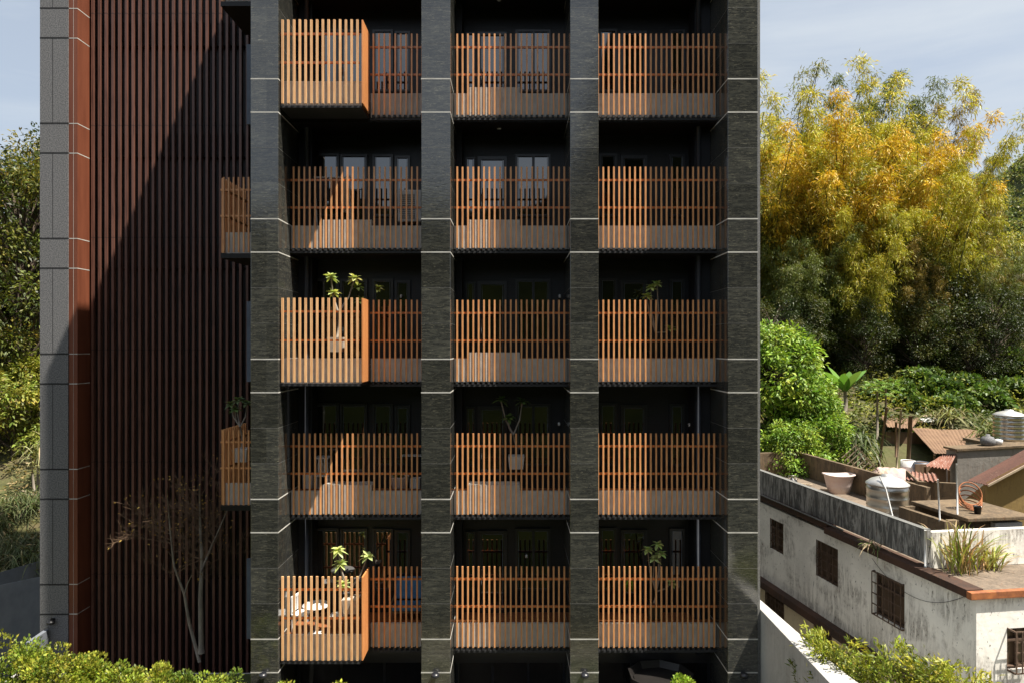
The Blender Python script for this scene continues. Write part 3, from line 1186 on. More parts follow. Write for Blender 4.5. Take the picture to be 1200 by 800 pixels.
# ------------------------------------------------------------------ bed in front of the tower: planter, shrubs, bare tree
t = MB()
t.prism([(-13.2, 14.0), (5.6, 14.0), (5.6, 16.45), (-6.2, 16.45), (-6.6, 18.2), (-13.2, 18.2)], .0, 2.6)
tag(t.build('planter_wall', 'concrete', bevel=.02), 'long low concrete planter along the foot of the dark tower', 'planter')
MB_soil = MB()
MB_soil.prism([(-13.0, 14.2), (5.4, 14.2), (5.4, 16.3), (-6.4, 16.3), (-6.8, 18.0), (-13.0, 18.0)], 2.604, 2.66)
tag(MB_soil.build('planter_soil', 'ground'), kind='structure')


def shrub(label, c, rx, rz_, n, palette, leaf=(.09, .045), name='hedge_shrub', group='clipped shrubs in the planter', cat='shrub', clumps=26, ry=None, stem=True):
    """leaf clumps round a hidden branching stem; c is the foot"""
    t = thing(name, label, cat, c, group)
    ry = ry or rx
    cx, cy, cz = c
    H = rz_ * 2
    K = clumps
    d = unit(RNG.normal(size=(K, 3)))
    rad = RNG.uniform(.45, 1.0, (K, 1)) ** .5
    cen = d * rad * np.array([rx, ry, rz_]) * .82 + np.array([cx, cy, cz + rz_ * 1.05])
    cen[:, 2] = np.maximum(cen[:, 2], cz + .1)
    lv = LV()
    per = n // K
    for q in range(K):
        sz = rx * RNG.uniform(.2, .36)
        dd = unit(RNG.normal(size=(per, 3)))
        pos = cen[q] + dd * (RNG.uniform(.3, 1, (per, 1)) ** .4) * sz
        col = palette[RNG.integers(len(palette))]
        out = unit(dd + unit(pos - np.array([cx, cy, cz + rz_ * .6])) * .8 + np.array([0, 0, .5]) + RNG.normal(size=(per, 3)) * .4)
        lv.add(pos, out, leaf[0] * RNG.uniform(.7, 1.3, per), leaf[1] * RNG.uniform(.8, 1.2, per), jit(col, per, .22))
    lv.build('foliage', 'leaf', t)
    b = MB()
    for q in range(0, K, 2):
        p = Vector(cen[q])
        m_ = Vector((cx + (p.x - cx) * .35, cy + (p.y - cy) * .35, cz + (p.z - cz) * .55))
        b.tube([Vector((cx, cy, cz - .05)), m_, p], [.03 * rx + .012, .02 * rx + .008, .006], 6)
    b.build('stem', 'bark_dark', t)
    return t


YGP = [(.26, .31, .035), (.19, .25, .03), (.34, .36, .05), (.11, .16, .022), (.24, .25, .03)]
hs = [(8, 724, 1.0, 'tall yellow green shrub at the bottom corner below the concrete ramp'),
      (36, 752, .62, 'low yellow green shrub in the dip between two taller ones'),
      (66, 746, .8, 'rounded yellow green shrub in front of the grey stone pier'),
      (104, 758, .75, 'yellow green shrub in front of the rust brown corner panel'),
      (146, 766, .75, 'yellow green shrub left of the bare tree, in front of the slats'),
      (190, 772, .7, 'yellow green shrub just left of the bare tree trunk'),
      (232, 776, .7, 'yellow green shrub in front of the bare tree trunk'),
      (268, 783, .62, 'last yellow green shrub before the first dark pillar'),
      (343, 790, .5, 'small shrub under the lowest projecting balcony, next to the pillar'),
      (392, 796, .5, 'small shrub tip under the corner of the lowest projecting balcony')]
for px, py, r, lab in hs:
    Y = 15.1 + random.uniform(-.2, .3)
    x, y, z = P(px, py, Y)
    H = z - 2.62 - .16
    shrub(lab, (x, y, 2.62), r, H / 2, int(3800 * r + 800), YGP, (.085, .05), clumps=34)
x, y, z = P(799, 789, 15.4)
shrub('round bright green bush under the right bay balconies', (x, y, 2.62), .42, (z - 2.62) / 2, 2600, [(.2, .32, .03), (.26, .36, .04)], (.07, .04), clumps=24, name='round_bush', group=None)

t = thing('planter_pot', 'wide dark planter pot under the right bay balconies', 'planter pot', (3.75, 17.2, 0))
MB().lathe((3.75, 17.2, 0), [(.45, 0), (.62, 1.6), (.8, 2.95), (.83, 3.05), (.78, 3.05), (.7, 2.85)], 9, smooth=False).build('pot_body', 'dark_pot', t)
MB().lathe((3.75, 17.2, 2.86), [(.69, 0), (.69, .03), (.3, .06), (.0, .07)], 9, smooth=False).build('soil', 'dark_pot', t)

# bare tree
def bare_tree():
    base = P(236, 860, 19.3)
    base = (base[0], base[1], 2.62)
    t = thing('bare_tree', 'slender almost leafless tree standing before the slatted wing', 'tree', base)
    Y = 19.3
    mb, tw, lv = MB(), MB(), LV()
    pts_leaf = []

    def pt(px, py, dy=0):
        p = P(px, py, Y)
        return Vector((p[0], Y + dy, p[2]))
    main = [Vector(base), pt(236, 755), pt(235, 700), pt(236, 660, .05), pt(233, 620, .1), pt(232, 570, .1)]
    mb.tube(main, [.09, .075, .062, .05, .038, .014], 8)
    left = [pt(234, 775), pt(222, 730), pt(216, 695), pt(208, 660, -.2), pt(205, 610, -.3), pt(203, 570, -.35)]
    mb.tube(left, [.05, .044, .038, .028, .02, .008], 8)
    right = [pt(236, 668), pt(246, 640, .15), pt(256, 615, .2), pt(268, 585, .25)]
    mb.tube(right, [.035, .028, .02, .008], 6)
    mid = [pt(216, 697), pt(224, 680, -.2), pt(232, 668, -.35)]
    mb.tube(mid, [.025, .02, .01], 6)

    def sub(p, d, L, r, depth):
        pts = [p]
        rad = [r]
        n = 4
        q = p.copy()
        dd = d.copy()
        for k in range(n):
            dd = (dd + Vector((random.gauss(0, .16), random.gauss(0, .16), random.gauss(.03, .12)))).normalized()
            q = q + dd * L / n
            pts.append(q.copy())
            rad.append(max(.003, r * (1 - (k + 1) / n * .75)))
        tw.tube(pts, rad, 5)
        if depth > 0:
            for k in range(1, n + 1):
                for _ in range((1 if random.random() < .6 else 2) if k < n else 3):
                    nd_ = (dd + Vector((random.gauss(0, .65), random.gauss(0, .65), random.gauss(.1, .5)))).normalized()
                    sub(pts[k], nd_, L * random.uniform(.4, .65), max(.004, r * .5), depth - 1)
        else:
            pts_leaf.append((pts[-1], dd))
    for cur, n in ((main, 11), (left, 11), (right, 6)):
        for k in range(n):
            s_ = random.uniform(.30, 1.0) * (len(cur) - 1)
            if cur is left: s_ = random.uniform(.5, 1.0) * (len(cur) - 1)
            if cur is main: s_ = random.uniform(.55, 1.0) * (len(cur) - 1)
            a = min(int(s_), len(cur) - 2)
            p = cur[a].lerp(cur[a + 1], s_ - a)
            side = random.choice((-1, -1, -1, 1, 1))
            d = Vector((side * random.uniform(.5, 1.0), random.uniform(-.7, .6), random.uniform(.25, .8))).normalized()
            sub(p, d, random.uniform(.6, 1.15), .012, 2)
    mb.build('trunk', 'bark_pale', t)
    tw.build('twigs', 'bark_brown', t)
    sel = [pl for pl in pts_leaf if random.random() < .16]
    A = np.array([tuple(p) for p, d in sel])
    D = np.array([tuple(d) for p, d in sel]) + RNG.normal(size=(len(sel), 3)) * .5
    lv.add(A, D, .085, .045, jit((.42, .26, .07), len(sel), .3))
    lv.build('leaves', 'leaf', t)


bare_tree()

# ------------------------------------------------------------------ walls beside the tower
t = MB()
a, b_ = P(-40, 695, 21.0), P(62, 673.5, 25)
t.hexa([(a[0], a[1], 0), (b_[0], b_[1], 0), (b_[0] + .05, b_[1] + .35, 0), (a[0] + .05, a[1] + .35, 0),
        a, b_, (b_[0] + .05, b_[1] + .35, b_[2]), (a[0] + .05, a[1] + .35, a[2])])
tag(t.build('ramp_wall', 'concrete_mid', bevel=.02), 'front blue grey concrete ramp wall beside the stone pier', 'wall', 'ramp walls')
t = MB()
a, b_ = P(-50, 685, 23.5), P(62, 652.5, 28)
t.hexa([(a[0], a[1], 0), (b_[0], b_[1], 0), (b_[0] + .05, b_[1] + .35, 0), (a[0] + .05, a[1] + .35, 0),
        a, b_, (b_[0] + .05, b_[1] + .35, b_[2]), (a[0] + .05, a[1] + .35, a[2])])
tag(t.build('ramp_wall', 'concrete_dark', bevel=.02), 'rear blue grey ramp wall below the tall grass bank', 'wall', 'ramp walls')
t = MB()
a, b_ = P(30, 752, 19.0), P(52, 737, 20.05)
t.obox(a, (.12, .0, 0), (b_[0] - a[0], b_[1] - a[1], b_[2] - a[2]), (0, 0, -1.2))
tag(t.build('sloped_kerb', 'concrete_dark', bevel=.01), 'short sloping concrete kerb at the foot of the grey stone pier', 'kerb')
t = MB()
t.prism([(6.04, 17.4), (6.04, 9.0), (7.3, 9.0), (6.52, 13.4), (6.26, 17.4)], 0, 4.9)
M['weathered_conc'] = stained('weathered_pale_concrete', (.47, .46, .43), (.2, .19, .17), .44, .6, .7, rust=(.3, .27, .22), flo=.4)
tag(t.build('boundary_wall', 'weathered_conc', bevel=.015), 'broad topped pale concrete boundary wall between tower and old house', 'wall')

# ------------------------------------------------------------------ old white house
C0 = Vector((10.52, 15.47, 0))
U = Vector((-.1455, .9894, 0))
Vv = Vector((.9894, .1455, 0))
ZE = CZ - 5.58          # eave level
LEN = 13.8
WID = 4.04
old = thing('old_house', 'weathered two storey white house with mouldy roof parapet and barred windows', 'house', (11.5, 21, 0))


def hp(u, v, z):
    p = C0 + U * u + Vv * v
    return Vector((p.x, p.y, z))


def hbox(mb, u0, u1, v0, v1, z0, z1):
    mb.hexa([hp(u0, v0, z0), hp(u0, v1, z0), hp(u1, v1, z0), hp(u1, v0, z0), hp(u0, v0, z1), hp(u0, v1, z1), hp(u1, v1, z1), hp(u1, v0, z1)])


def on_left(px, py):      # point of the long wall seen at this pixel -> (u, z)
    d = Vector(((px - 600) / F, 1, -(py - HY) / F))
    n = Vector((-Vv.x, -Vv.y, 0))
    s = C0.dot(n) / d.dot(n)
    p = d * s
    return (p - C0).dot(U), CZ + p.z


def on_front(px, py):
    d = Vector(((px - 600) / F, 1, -(py - HY) / F))
    s = C0.dot(U) / d.dot(U)
    p = d * s
    return (p - C0).dot(Vv), CZ + p.z


ZL = CZ - 8.42
h = MB()
# walls with real window reveals: build as pieces around the openings on the long side
wins = []
for (x0, yt, x1, yb) in ((902, 606, 918, 650), (956, 631, 982, 688), (1025, 668, 1060, 738)):
    ua, za = on_left(x0, yt)
    ub, zb_ = on_left(x1, yb)
    _, zt2 = on_left(x1, yt + (x1 - x0) * .43)
    wins.append((min(ua, ub), max(ua, ub), zb_, za))
low = []
for (x0, yt, x1, yb) in ((896, 687, 918, 735), (953, 724, 974, 780)):
    ua, za = on_left(x0, yt)
    ub, zb_ = on_left(x1, yb)
    low.append((min(ua, ub), max(ua, ub), zb_, za))


def wall_long(mb, u0, u1, z0, z1, ops, v0=0.0, th=.22):
    ops = sorted(ops)
    u = u0
    for (a, c, za, zb_) in ops:
        hbox(mb, u, a, v0, v0 + th, z0, z1)
        if za > z0: hbox(mb, a, c, v0, v0 + th, z0, za)
        if zb_ < z1: hbox(mb, a, c, v0, v0 + th, zb_, z1)
        u = c
    hbox(mb, u, u1, v0, v0 + th, z0, z1)


wall_long(h, 0, LEN, ZL + .002, ZE - .14, wins)
fw = on_front(1180, 736)
fw2 = on_front(1210, 782)
# short front wall
for (v0, v1, z0, z1) in ((.221, fw[0], ZL, ZE - .14), (fw[0], fw2[0], fw[1], ZE - .14), (fw[0], fw2[0], 0, fw2[1]), (fw2[0], WID + 1.6, 0, ZE - .14), (.221, fw[0], 0, ZL)):
    hbox(h, 0, .22, v0, v1, z0, z1)
hbox(h, LEN - .2, LEN, .221, WID, 0, ZE - .14)
hbox(h, .22, LEN - .2, WID - .2, WID, 0, ZE - .14)
h.build('upper_wall', 'old_white', old)
h = MB()
wall_long(h, 0, LEN, 0, ZL - .25, low, .03)
h.build('lower_wall', 'old_cream', old)
h = MB()
hbox(h, .2, LEN, -.28, .3, ZL - .25, ZL)
h.build('storey_ledge', 'eave', old, bevel=.02)
# eave slab: brown fascia on the long side, orange rim on the front
h = MB()
hbox(h, 5.5, LEN + .1, -.12, .24, ZE - .02, ZE + .17)
hbox(h, 0.06, 5.48, -.2, .24, ZE - .138, ZE + .05)
h.build('eave', 'eave', old, bevel=.015)
h = MB()
hbox(h, -.1, .04, -.22, WID + 1.6, ZE - .138, ZE + .03)
h.build('rust_rim', 'rim', old, bevel=.015)
h = MB()
hbox(h, .045, LEN, .245, WID + 1.6, ZE - .13, ZE + .02)
h.build('roof_floor', 'roof_dirt', old)
# parapets
ZP = CZ - 4.59
u1 = 1.55
h = MB()
hbox(h, u1, LEN, .0, .16, ZE + .172, ZP)
h.build('long_parapet', 'mouldy', old, bevel=.012)
h = MB()
hbox(h, u1 + .02, LEN - .1, -.004, .166, ZP + .002, ZP + .022)
h.build('parapet_coping', 'granite_edge', old)
h = MB()
hbox(h, u1, u1 + .16, .163, WID + 1.6, ZE + .022, ZP - .05)
h.build('front_parapet', 'old_white', old, bevel=.012)
h = MB()
hbox(h, 6.2, LEN, WID - .16, WID, ZE + .022, ZP)
h.build('far_parapet', 'brown_conc', old, bevel=.012)
h = MB()
hbox(h, LEN - .16, LEN, .163, WID - .163, ZE + .022, ZP)
h.build('back_parapet', 'brown_conc', old, bevel=.012)
# dark sheet added inside to stand in for the unlit rooms
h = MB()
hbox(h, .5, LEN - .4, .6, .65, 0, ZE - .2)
h.build('interior_dark_sheet', 'dark_wall', old)


def barred(u0, u1, z0, z1, side='left', proud=.0, bars=5, name='window'):
    T = (lambda u, d, z: hp(u, d, z)) if side == 'left' else (lambda u, d, z: hp(d, u, z))

    def bx(mb, a, c, d0, d1, e, f):
        mb.hexa([T(a, d0, e), T(c, d0, e), T(c, d1, e), T(a, d1, e), T(a, d0, f), T(c, d0, f), T(c, d1, f), T(a, d1, f)])
    f = MB()
    w_ = .05
    bx(f, u0, u0 + w_, .06, .14, z0, z1)
    bx(f, u1 - w_, u1, .06, .14, z0, z1)
    bx(f, u0 + w_, u1 - w_, .06, .14, z0, z0 + w_)
    bx(f, u0 + w_, u1 - w_, .06, .14, z1 - w_, z1)
    bx(f, (u0 + u1) / 2 - .025, (u0 + u1) / 2 + .025, .065, .135, z0 + w_, z1 - w_)
    zt = z0 + (z1 - z0) * .68
    bx(f, u0 + w_, (u0 + u1) / 2 - .026, .065, .135, zt - .025, zt + .025)
    bx(f, (u0 + u1) / 2 + .026, u1 - w_, .065, .135, zt - .025, zt + .025)
    fo = f.build(name, 'rusty', old)
    p = MB()
    bx(p, u0 + w_, u1 - w_, .15, .165, z0 + w_, z1 - w_)
    p.build('pane', 'old_glass', fo)
    g = MB()
    d = -proud
    n = bars
    for k in range(n + 1):
        u = u0 + .02 + (u1 - u0 - .04) * k / n
        bx(g, u - .012, u + .012, d + .01, d + .03, z0, z1)
    for k in range(5):
        z = z0 + (z1 - z0) * k / 4
        bx(g, u0, u1, d + .032, d + .05, z - .014, z + .014)
    if proud:
        for z in (z0, z1):
            for u in (u0, u1 - .03):
                bx(g, u, u + .03, d + .05, .06, z - .02, z + .02)
    g.build('window_grille', 'rusty', fo)
    return fo


barred(*wins[0], bars=2)
barred(*wins[1], bars=4)
barred(*wins[2], bars=5, proud=.12)
for w_ in low:
    barred(*w_, bars=7)
barred(fw[0], fw2[0], fw2[1], fw[1], side='front', proud=.25, bars=4)
# thin drain pipe lying along the long wall and the white corner pipe
h = MB()
h.tube([hp(4.6, -.16, ZE + .19), hp(9, -.16, ZE + .2), hp(LEN, -.16, ZE + .21)], .025, 8)
h.build('gutter_pipe', 'granite_edge', old)
h = MB()
h.tube([hp(u1 - .05, -.04, ZE + .1), hp(u1 - .05, -.04, ZP + .02)], .03, 8)
h.build('corner_pipe', 'white_plastic', old)
# downpipe and concrete box with slab on the roof
h = MB()
hbox(h, 2.2, 3.9, 1.1, 1.24, ZE + .023, ZE + 1.0)
hbox(h, 2.2, 2.34, 1.243, 3.2, ZE + .023, ZE + 1.02)
hbox(h, 3.76, 3.9, 1.243, 3.2, ZE + .023, ZE + 1.02)
h.build('roof_trough', 'brown_conc', old)
h = MB()
hbox(h, 2.05, 2.9, 2.45, 3.25, ZE + .1, ZE + .95)
h.build('roof_block', 'concrete', old)
h = MB()
hbox(h, 1.95, 4.0, 1.55, 3.5, ZE + 1.03, ZE + 1.13)
h.build('roof_slab', 'brown_conc', old, bevel=.02)
h = MB()
a_, b_, c_ = P(1078, 564, 22.6), P(1122, 566, 22.0), P(1064, 563, 24.6)
zf = ZE - .3
h.hexa([(a_[0], a_[1], zf), (b_[0], b_[1], zf), (b_[0] + .03, b_[1] + .14, zf), (a_[0] + .03, a_[1] + .14, zf),
        a_, b_, (b_[0] + .03, b_[1] + .14, b_[2]), (a_[0] + .03, a_[1] + .14, a_[2])])
h.hexa([(c_[0], c_[1], zf), (a_[0] - .002, a_[1], zf), (a_[0] - .002, a_[1] + .14, zf), (c_[0], c_[1] + .14, zf),
        (c_[0], c_[1], a_[2]), (a_[0] - .002, a_[1], a_[2]), (a_[0] - .002, a_[1] + .14, a_[2]), (c_[0], c_[1] + .14, a_[2])])
h.build('roof_hut_wall', 'brown_conc', old)
h = MB()
h.corr(P(1061, 561, 23.6), P(1101, 563, 21.9), P(1096, 554, 23.4), P(1064, 552, 25.4), 7, .03, rough=.06)
h.build('roof_hut_sheet', 'red_sheet', old)
for (px, y0, y1, dx) in ((1099, 561, 624, 3), (1121, 543, 602, 1)):
    a = P(px, y0, 18.0)
    b_ = P(px + dx, y1, 18.0)
    tag(MB().tube([a, b_], .022, 8).build('white_pipe', 'white_plastic'),
        'white pipe standing on the old house roof in front of the brown hut wall' if px == 1099 else 'thin white pipe on the roof beside the coiled hose', 'pipe', 'white roof pipes')


def tank(label, c, r, hgt, pipe=False, nb=5):
    t = thing('water_tank', label, 'water tank', c, 'steel water tanks')
    prof = [(r, 0.0)]
    hh = hgt * .82
    for k in range(nb):
        z = hh * (k + .5) / nb
        prof += [(r, z - .04), (r + .012, z - .02), (r + .012, z + .02), (r, z + .04)]
    prof += [(r, hh)]
    MB().lathe(c, prof, 32).build('tank_body', 'steel', t)
    MB().lathe((c[0], c[1], c[2] + hh + .002), [(r + .03, 0), (r + .03, .03), (r * .8, hgt * .09), (r * .35, hgt * .15), (.16, hgt * .155), (.16, hgt * .19), (.0, hgt * .2)], 32).build('lid', 'steel_lid', t)
    if pipe:
        MB().tube([(c[0] - .35, c[1] - .2, c[2] + hgt), (c[0] - .36, c[1] - r * .98, c[2] + hgt * .8), (c[0] - .1, c[1] - r * 1.08, c[2] + .1)], .022, 8).build('inlet_pipe', 'white_plastic', t)
    return t


Yt = 21.06
tank('ribbed steel water tank standing on the old house roof behind the mouldy parapet', (11.58, Yt, ZE + .024), .58, 1.58, True)

# tub on the roof
t = thing('plastic_tub', 'faded pink bath tub shaped basin on the dirty flat roof', 'tub', (12.35, 25.8, ZE + .024))
b = MB()
cx, cy = 12.35, 25.8
rings = [(.36, .2, 0), (.44, .25, .3), (.52, .30, .62), (.58, .35, .66), (.58, .35, .70), (.5, .28, .69), (.4, .22, .2)]
i0 = 0
n = 32
for (rx, ry, z) in rings:
    for j in range(n):
        a = 2 * math.pi * j / n
        ca, sa = math.cos(a), math.sin(a)
        ex = abs(ca) ** .6 * (1 if ca > 0 else -1)
        ey = abs(sa) ** .6 * (1 if sa > 0 else -1)
        zz = z + (.05 * (ex * ex) if z > .6 else 0)
        b.v.append((cx + rx * ex, cy + ry * ey, ZE + .024 + zz))
for k in range(len(rings) - 1):
    for j in range(n):
        q = (j + 1) % n
        b.f.append((k * n + j, k * n + q, (k + 1) * n + q, (k + 1) * n + j))
        b.sm.append(True)
b.f.append(tuple(reversed(range(n)))); b.sm.append(False)
b.f.append(tuple((len(rings) - 1) * n + j for j in range(n))); b.sm.append(False)
b.build('basin', 'pink_plastic', t)

t = thing('kettle', 'dark metal kettle on the roof between the back parapet and the pink tub', 'kettle', tuple(hp(11.6, 2.4, ZE + .024)))
c = tuple(hp(11.6, 2.4, ZE + .024))
MB().lathe(c, [(.15, 0), (.2, .08), (.18, .2), (.07, .26), (.05, .3), (.0, .31)], 18).build('body', 'black_metal', t)
MB().tube([(c[0] - .16, c[1], c[2] + .16), (c[0] - .14, c[1], c[2] + .38), (c[0] + .14, c[1], c[2] + .38), (c[0] + .16, c[1], c[2] + .16)], .015, 6).build('handle', 'steel', t)
b = MB()
for k in range(6):
    p = hp(10.6 + random.uniform(-.5, .9), 2.6 + random.uniform(-.5, .3), ZE + .026 + k * .025)
    a = random.uniform(-.5, .5)
    b.obox(p, (.75 * math.cos(a), .75 * math.sin(a), 0), (-.08 * math.sin(a), .08 * math.cos(a), 0), (0, 0, .022))
tag(b.build('scrap_batten_heap', 'old_wood_pale'), 'pale battens lying on the roof beside the pink tub', 'timber', kind='stuff')

# small things left lying about on the old house roof and the sheds
def bucket(label, c, r, h_, mat, grp='buckets and pots on the roofs'):
    t = thing('bucket', label, 'bucket', c, grp)
    MB().lathe(c, [(r * .75, 0), (r, h_), (r * 1.06, h_), (r * .93, h_ - .015), (r * .7, .03), (.0, .03)], 16).build('body', mat, t)
    n = 10
    MB().tube([(c[0] + r * math.cos(math.pi * k / n), c[1] - r * .3 * math.sin(math.pi * k / n), c[2] + h_ - .35 * r * math.sin(math.pi * k / n)) for k in range(n + 1)], .008, 5).build('handle', 'steel', t)


q = hp(4.4, 1.2, ZE + .022)
bucket('white bucket standing on the roof in front of the steel tank', tuple(q), .13, .26, 'white_plastic')
q = hp(2.35, 2.2, ZE + 1.134)
bucket('small dark bucket on the roof slab beside the hose coil', tuple(q), .1, .2, 'black_metal')
q = hp(1.75, 3.0, ZE + .022)
bucket('rusty pot on the roof behind the white parapet', tuple(q), .14, .2, 'rim')
for k in range(7):
    q = hp(random.uniform(1.9, 2.9), random.uniform(3.6, 4.6), ZE + .024 + .03 * k)
    a_ = random.uniform(0, 3)
    tag(MB().obox(q, (.34 * math.cos(a_), .34 * math.sin(a_), .03), (-.16 * math.sin(a_), .16 * math.cos(a_), .02), (0, 0, .09)).build('broken_block', ('concrete', 'brown_conc', 'rim')[k % 3]),
        'broken masonry blocks heaped at the right end of the old house roof', 'rubble', 'broken blocks on the roof')
cb = MB()
pts = []
for k in range(17):
    s_ = k / 16
    p_ = hp(.3 + 3.2 * s_, -.03, 0)
    pts.append((p_.x, p_.y, ZE - .2 - 1.0 * (4 * s_ * (1 - s_)) * .55 - .1 * s_))
cb.tube(pts, .006, 5)
tag(cb.build('loose_cable', 'black_metal'), 'thin black cable sagging along the stained wall under the eave', 'cable')
cb = MB()
cb.tube([hp(6.5, .6, ZE + .05), hp(5.3, .5, ZE + .05), hp(4.2, .7, ZE + .05), hp(3.0, .5, ZE + .05), hp(2.3, .9, ZE + .05)], .025, 6)
tag(cb.build('roof_pipe', 'granite_edge'), 'grey water pipe lying along the roof from the tank to the concrete trough', 'pipe')

# coil of hose on the roof slab
t = MB()
c = P(1137, 584, 18.6)
for k in range(5):
    r = .26 + k * .012
    tilt = R(20 + 12 * k)
    pts = []
    for j in range(25):
        a = 2 * math.pi * j / 24
        pts.append((c[0] + r * math.cos(a), c[1] + r * math.sin(a) * math.cos(tilt), ZE + 1.16 + .03 * k + r * abs(math.sin(tilt)) + r * math.sin(a) * math.sin(tilt)))
    t.tube(pts, .018, 6, caps=False)
tag(t.build('hose_coil', 'rim'), 'coiled rusty red hose on the concrete slab of the old house roof', 'hose')

# dry grass tuft growing on the roof edge
x, y, z = hp(1.25, .75, ZE + .022)
t = thing('grass_tuft', 'half dry tall grass tuft growing on the roof edge of the old house', 'grass tuft', (x, y, z))
lv = LV()
n = 110
lv.blades(np.array([x, y, z]) + RNG.normal(size=(n, 3)) * (.16, .16, 0), RNG.normal(size=(n, 3)) * (.22, .2, .1) + (0.05, 0, 1), RNG.uniform(1.1, 2.3, n), .035, np.where(RNG.random((n, 1)) < .45, jit((.22, .26, .05), n), jit((.42, .30, .16), n)), .45, 5)
lv.build('blades', 'leaf', t)
x, y, z = hp(1.35, 1.6, ZE + .022)
t = thing('grass_tuft', 'green leaning grass tuft on the roof edge close to the white wall', 'grass tuft', (x, y, z))
lv = LV()
n = 60
lv.blades(np.array([x, y, z]) + RNG.normal(size=(n, 3)) * (.12, .1, 0), RNG.normal(size=(n, 3)) * (.4, .3, .1) + (.1, 0, 1), RNG.uniform(.7, 1.5, n), .04, np.where(RNG.random((n, 1)) < .6, jit((.26, .27, .06), n), jit((.42, .30, .16), n)), .5, 5)
lv.build('blades', 'leaf', t)
x, y, z = hp(3.3, -.12, ZE + .06)
t = thing('grass_tuft', 'small pale grass tuft hanging over the eave under the mouldy parapet', 'grass tuft', (x, y, z))
lv = LV()
n = 60
lv.blades(np.array([x, y, z]) + RNG.normal(size=(n, 3)) * (.06, .12, 0), RNG.normal(size=(n, 3)) * (.5, .4, .2) + (-.3, -.1, .8), RNG.uniform(.3, .8, n), .025, np.where(RNG.random((n, 1)) < .5, jit((.13, .15, .06), n), jit((.4, .33, .22), n)), .7, 5)
lv.build('blades', 'leaf', t)

# ------------------------------------------------------------------ sheds and clutter behind the old house
def shed_leg(mb, p, zb, r=.05):
    mb.tube([(p[0], p[1], zb), p], r, 7)


# rusty lean-to shack
sh = thing('open_shack', 'open timber shack with brown corrugated lean-to roof on the slope', 'shack', (18.6, 32, 5.2))
A, B, C, D = P(1095, 531, 30.0), P(1153, 528, 30.0), P(1146, 503, 34.5), P(1068, 501, 34.5)
MB().corr(A, B, C, D, 17, .014, rough=.07).build('roof', 'rust_sheet', sh)
for p in (A, B, C, D):
    b = MB()
    shed_leg(b, (p[0], p[1], p[2] - .05), ground_h(p[0], p[1]) - .2)
    b.build('post', 'old_wood', sh)
MB().box(A[0] + .1, C[0] - .3, 34.0, 34.1, 5.6, D[2] - .15).build('board_wall', 'old_wood', sh)
MB().box(A[0] + .6, A[0] + 1.4, 30.3, 30.36, 5.0, A[2] - .2).build('side_board', 'old_wood', sh)
b = MB()
b.corr(P(1040, 500, 33.5), P(1068, 502, 33.5), P(1078, 490, 37), P(1032, 487, 37), 8, .02, rough=.2)
tag(b.build('sheet_roofing', 'rust_sheet'), 'rusty loose roofing sheet on the slope behind the leaning posts', 'roofing sheet')
for (px, y0, y1, dx, r, lab) in ((1067, 487, 548, -3, .09, 'thick dark red brown post at the corner of the open shack'),
                                (1056, 480, 540, -5, .045, 'thin pale pole leaning left of the thick dark post'),
                                (1039, 477, 546, -9, .06, 'brown pole leaning beside the papaya trees'),
                                (1050, 494, 522, 0, .05, 'short dark post between two leaning poles')):
    a = P(px, y0, 31.0)
    b_ = P(px + dx, y1, 31.0)
    tag(MB().tube([(b_[0], b_[1], b_[2] - .5), b_, a], r, 8).build('timber_post', 'old_wood' if r != .045 else 'old_wood_pale'), lab, 'post', 'leaning posts by the shack')

# grey walled hut
hut = thing('grey_hut', 'bare grey rendered hut with flat dirty roof behind the old house', 'hut', (18.7, 27.5, 4.2))
x0, x1 = P(1122, 0, 27)[0], P(1212, 0, 27)[0]
b = MB()
b.hexa([(x0, 27, 3.6), (x1, 27, 3.6), (x1, 27.7, 3.6), (x0, 27.7, 3.6), P(1122, 528, 27), P(1212, 523, 27), (x1, 27.7, 7.22), (x0, 27.7, 7.1)])
b.box(19.4, 21.2, 27.702, 29.2, 3.6, 7.25)
b.build('wall', 'grey_render', hut)
b = MB()
b.hexa([(x0 - .06, 26.93, 7.15), (x1, 26.93, 7.32), (x1, 27.8, 7.32), (x0 - .06, 27.8, 7.15), (x0 - .06, 26.93, 7.23), (x1, 26.93, 7.4), (x1, 27.8, 7.4), (x0 - .06, 27.8, 7.23)])
b.box(19.35, 21.3, 27.802, 29.3, 7.253, 7.37)
b.build('flat_roof', 'brown_conc', hut)
tank('ribbed steel water tank on the grey hut, the one at the edge of the photo', (20.75, 28.5, 7.374), .56, 1.25, nb=6)
t = thing('gas_canister', 'squat green grey canister lying on the grey hut roof', 'canister', (19.1, 27.4, 7.31))
MB().lathe((19.1, 27.4, 7.31), [(.18, 0), (.25, .05), (.27, .2), (.2, .34), (.08, .38), (.07, .45)], 18).build('body', 'grey_stone', t)
MB().lathe((19.5, 27.4, 7.34), [(.14, 0), (.17, .1), (.17, .2), (.0, .24)], 14).build('cap', 'white_plastic', t)
# red lean-to sheet
t = thing('red_lean_to', 'small lean-to of red and white rusted sheet against the grey hut', 'lean-to', (16.8, 27, 4.5))
A, B, C, D = P(1084, 545, 26.0), P(1112, 549, 26.0), P(1122, 530, 27.2), P(1104, 533, 28.0)
MB().corr(A, B, C, D, 7, .03, rough=.05).build('roof', 'red_sheet', t)
for p in (A, B, C):
    b = MB()
    shed_leg(b, (p[0], p[1], p[2] - .04), 4.0, .04)
    b.build('post', 'old_wood', t)
b = MB().box(16.2, 17.4, 27.4, 27.46, 4.2, 6.55)
b.build('back_board', 'old_wood', t)
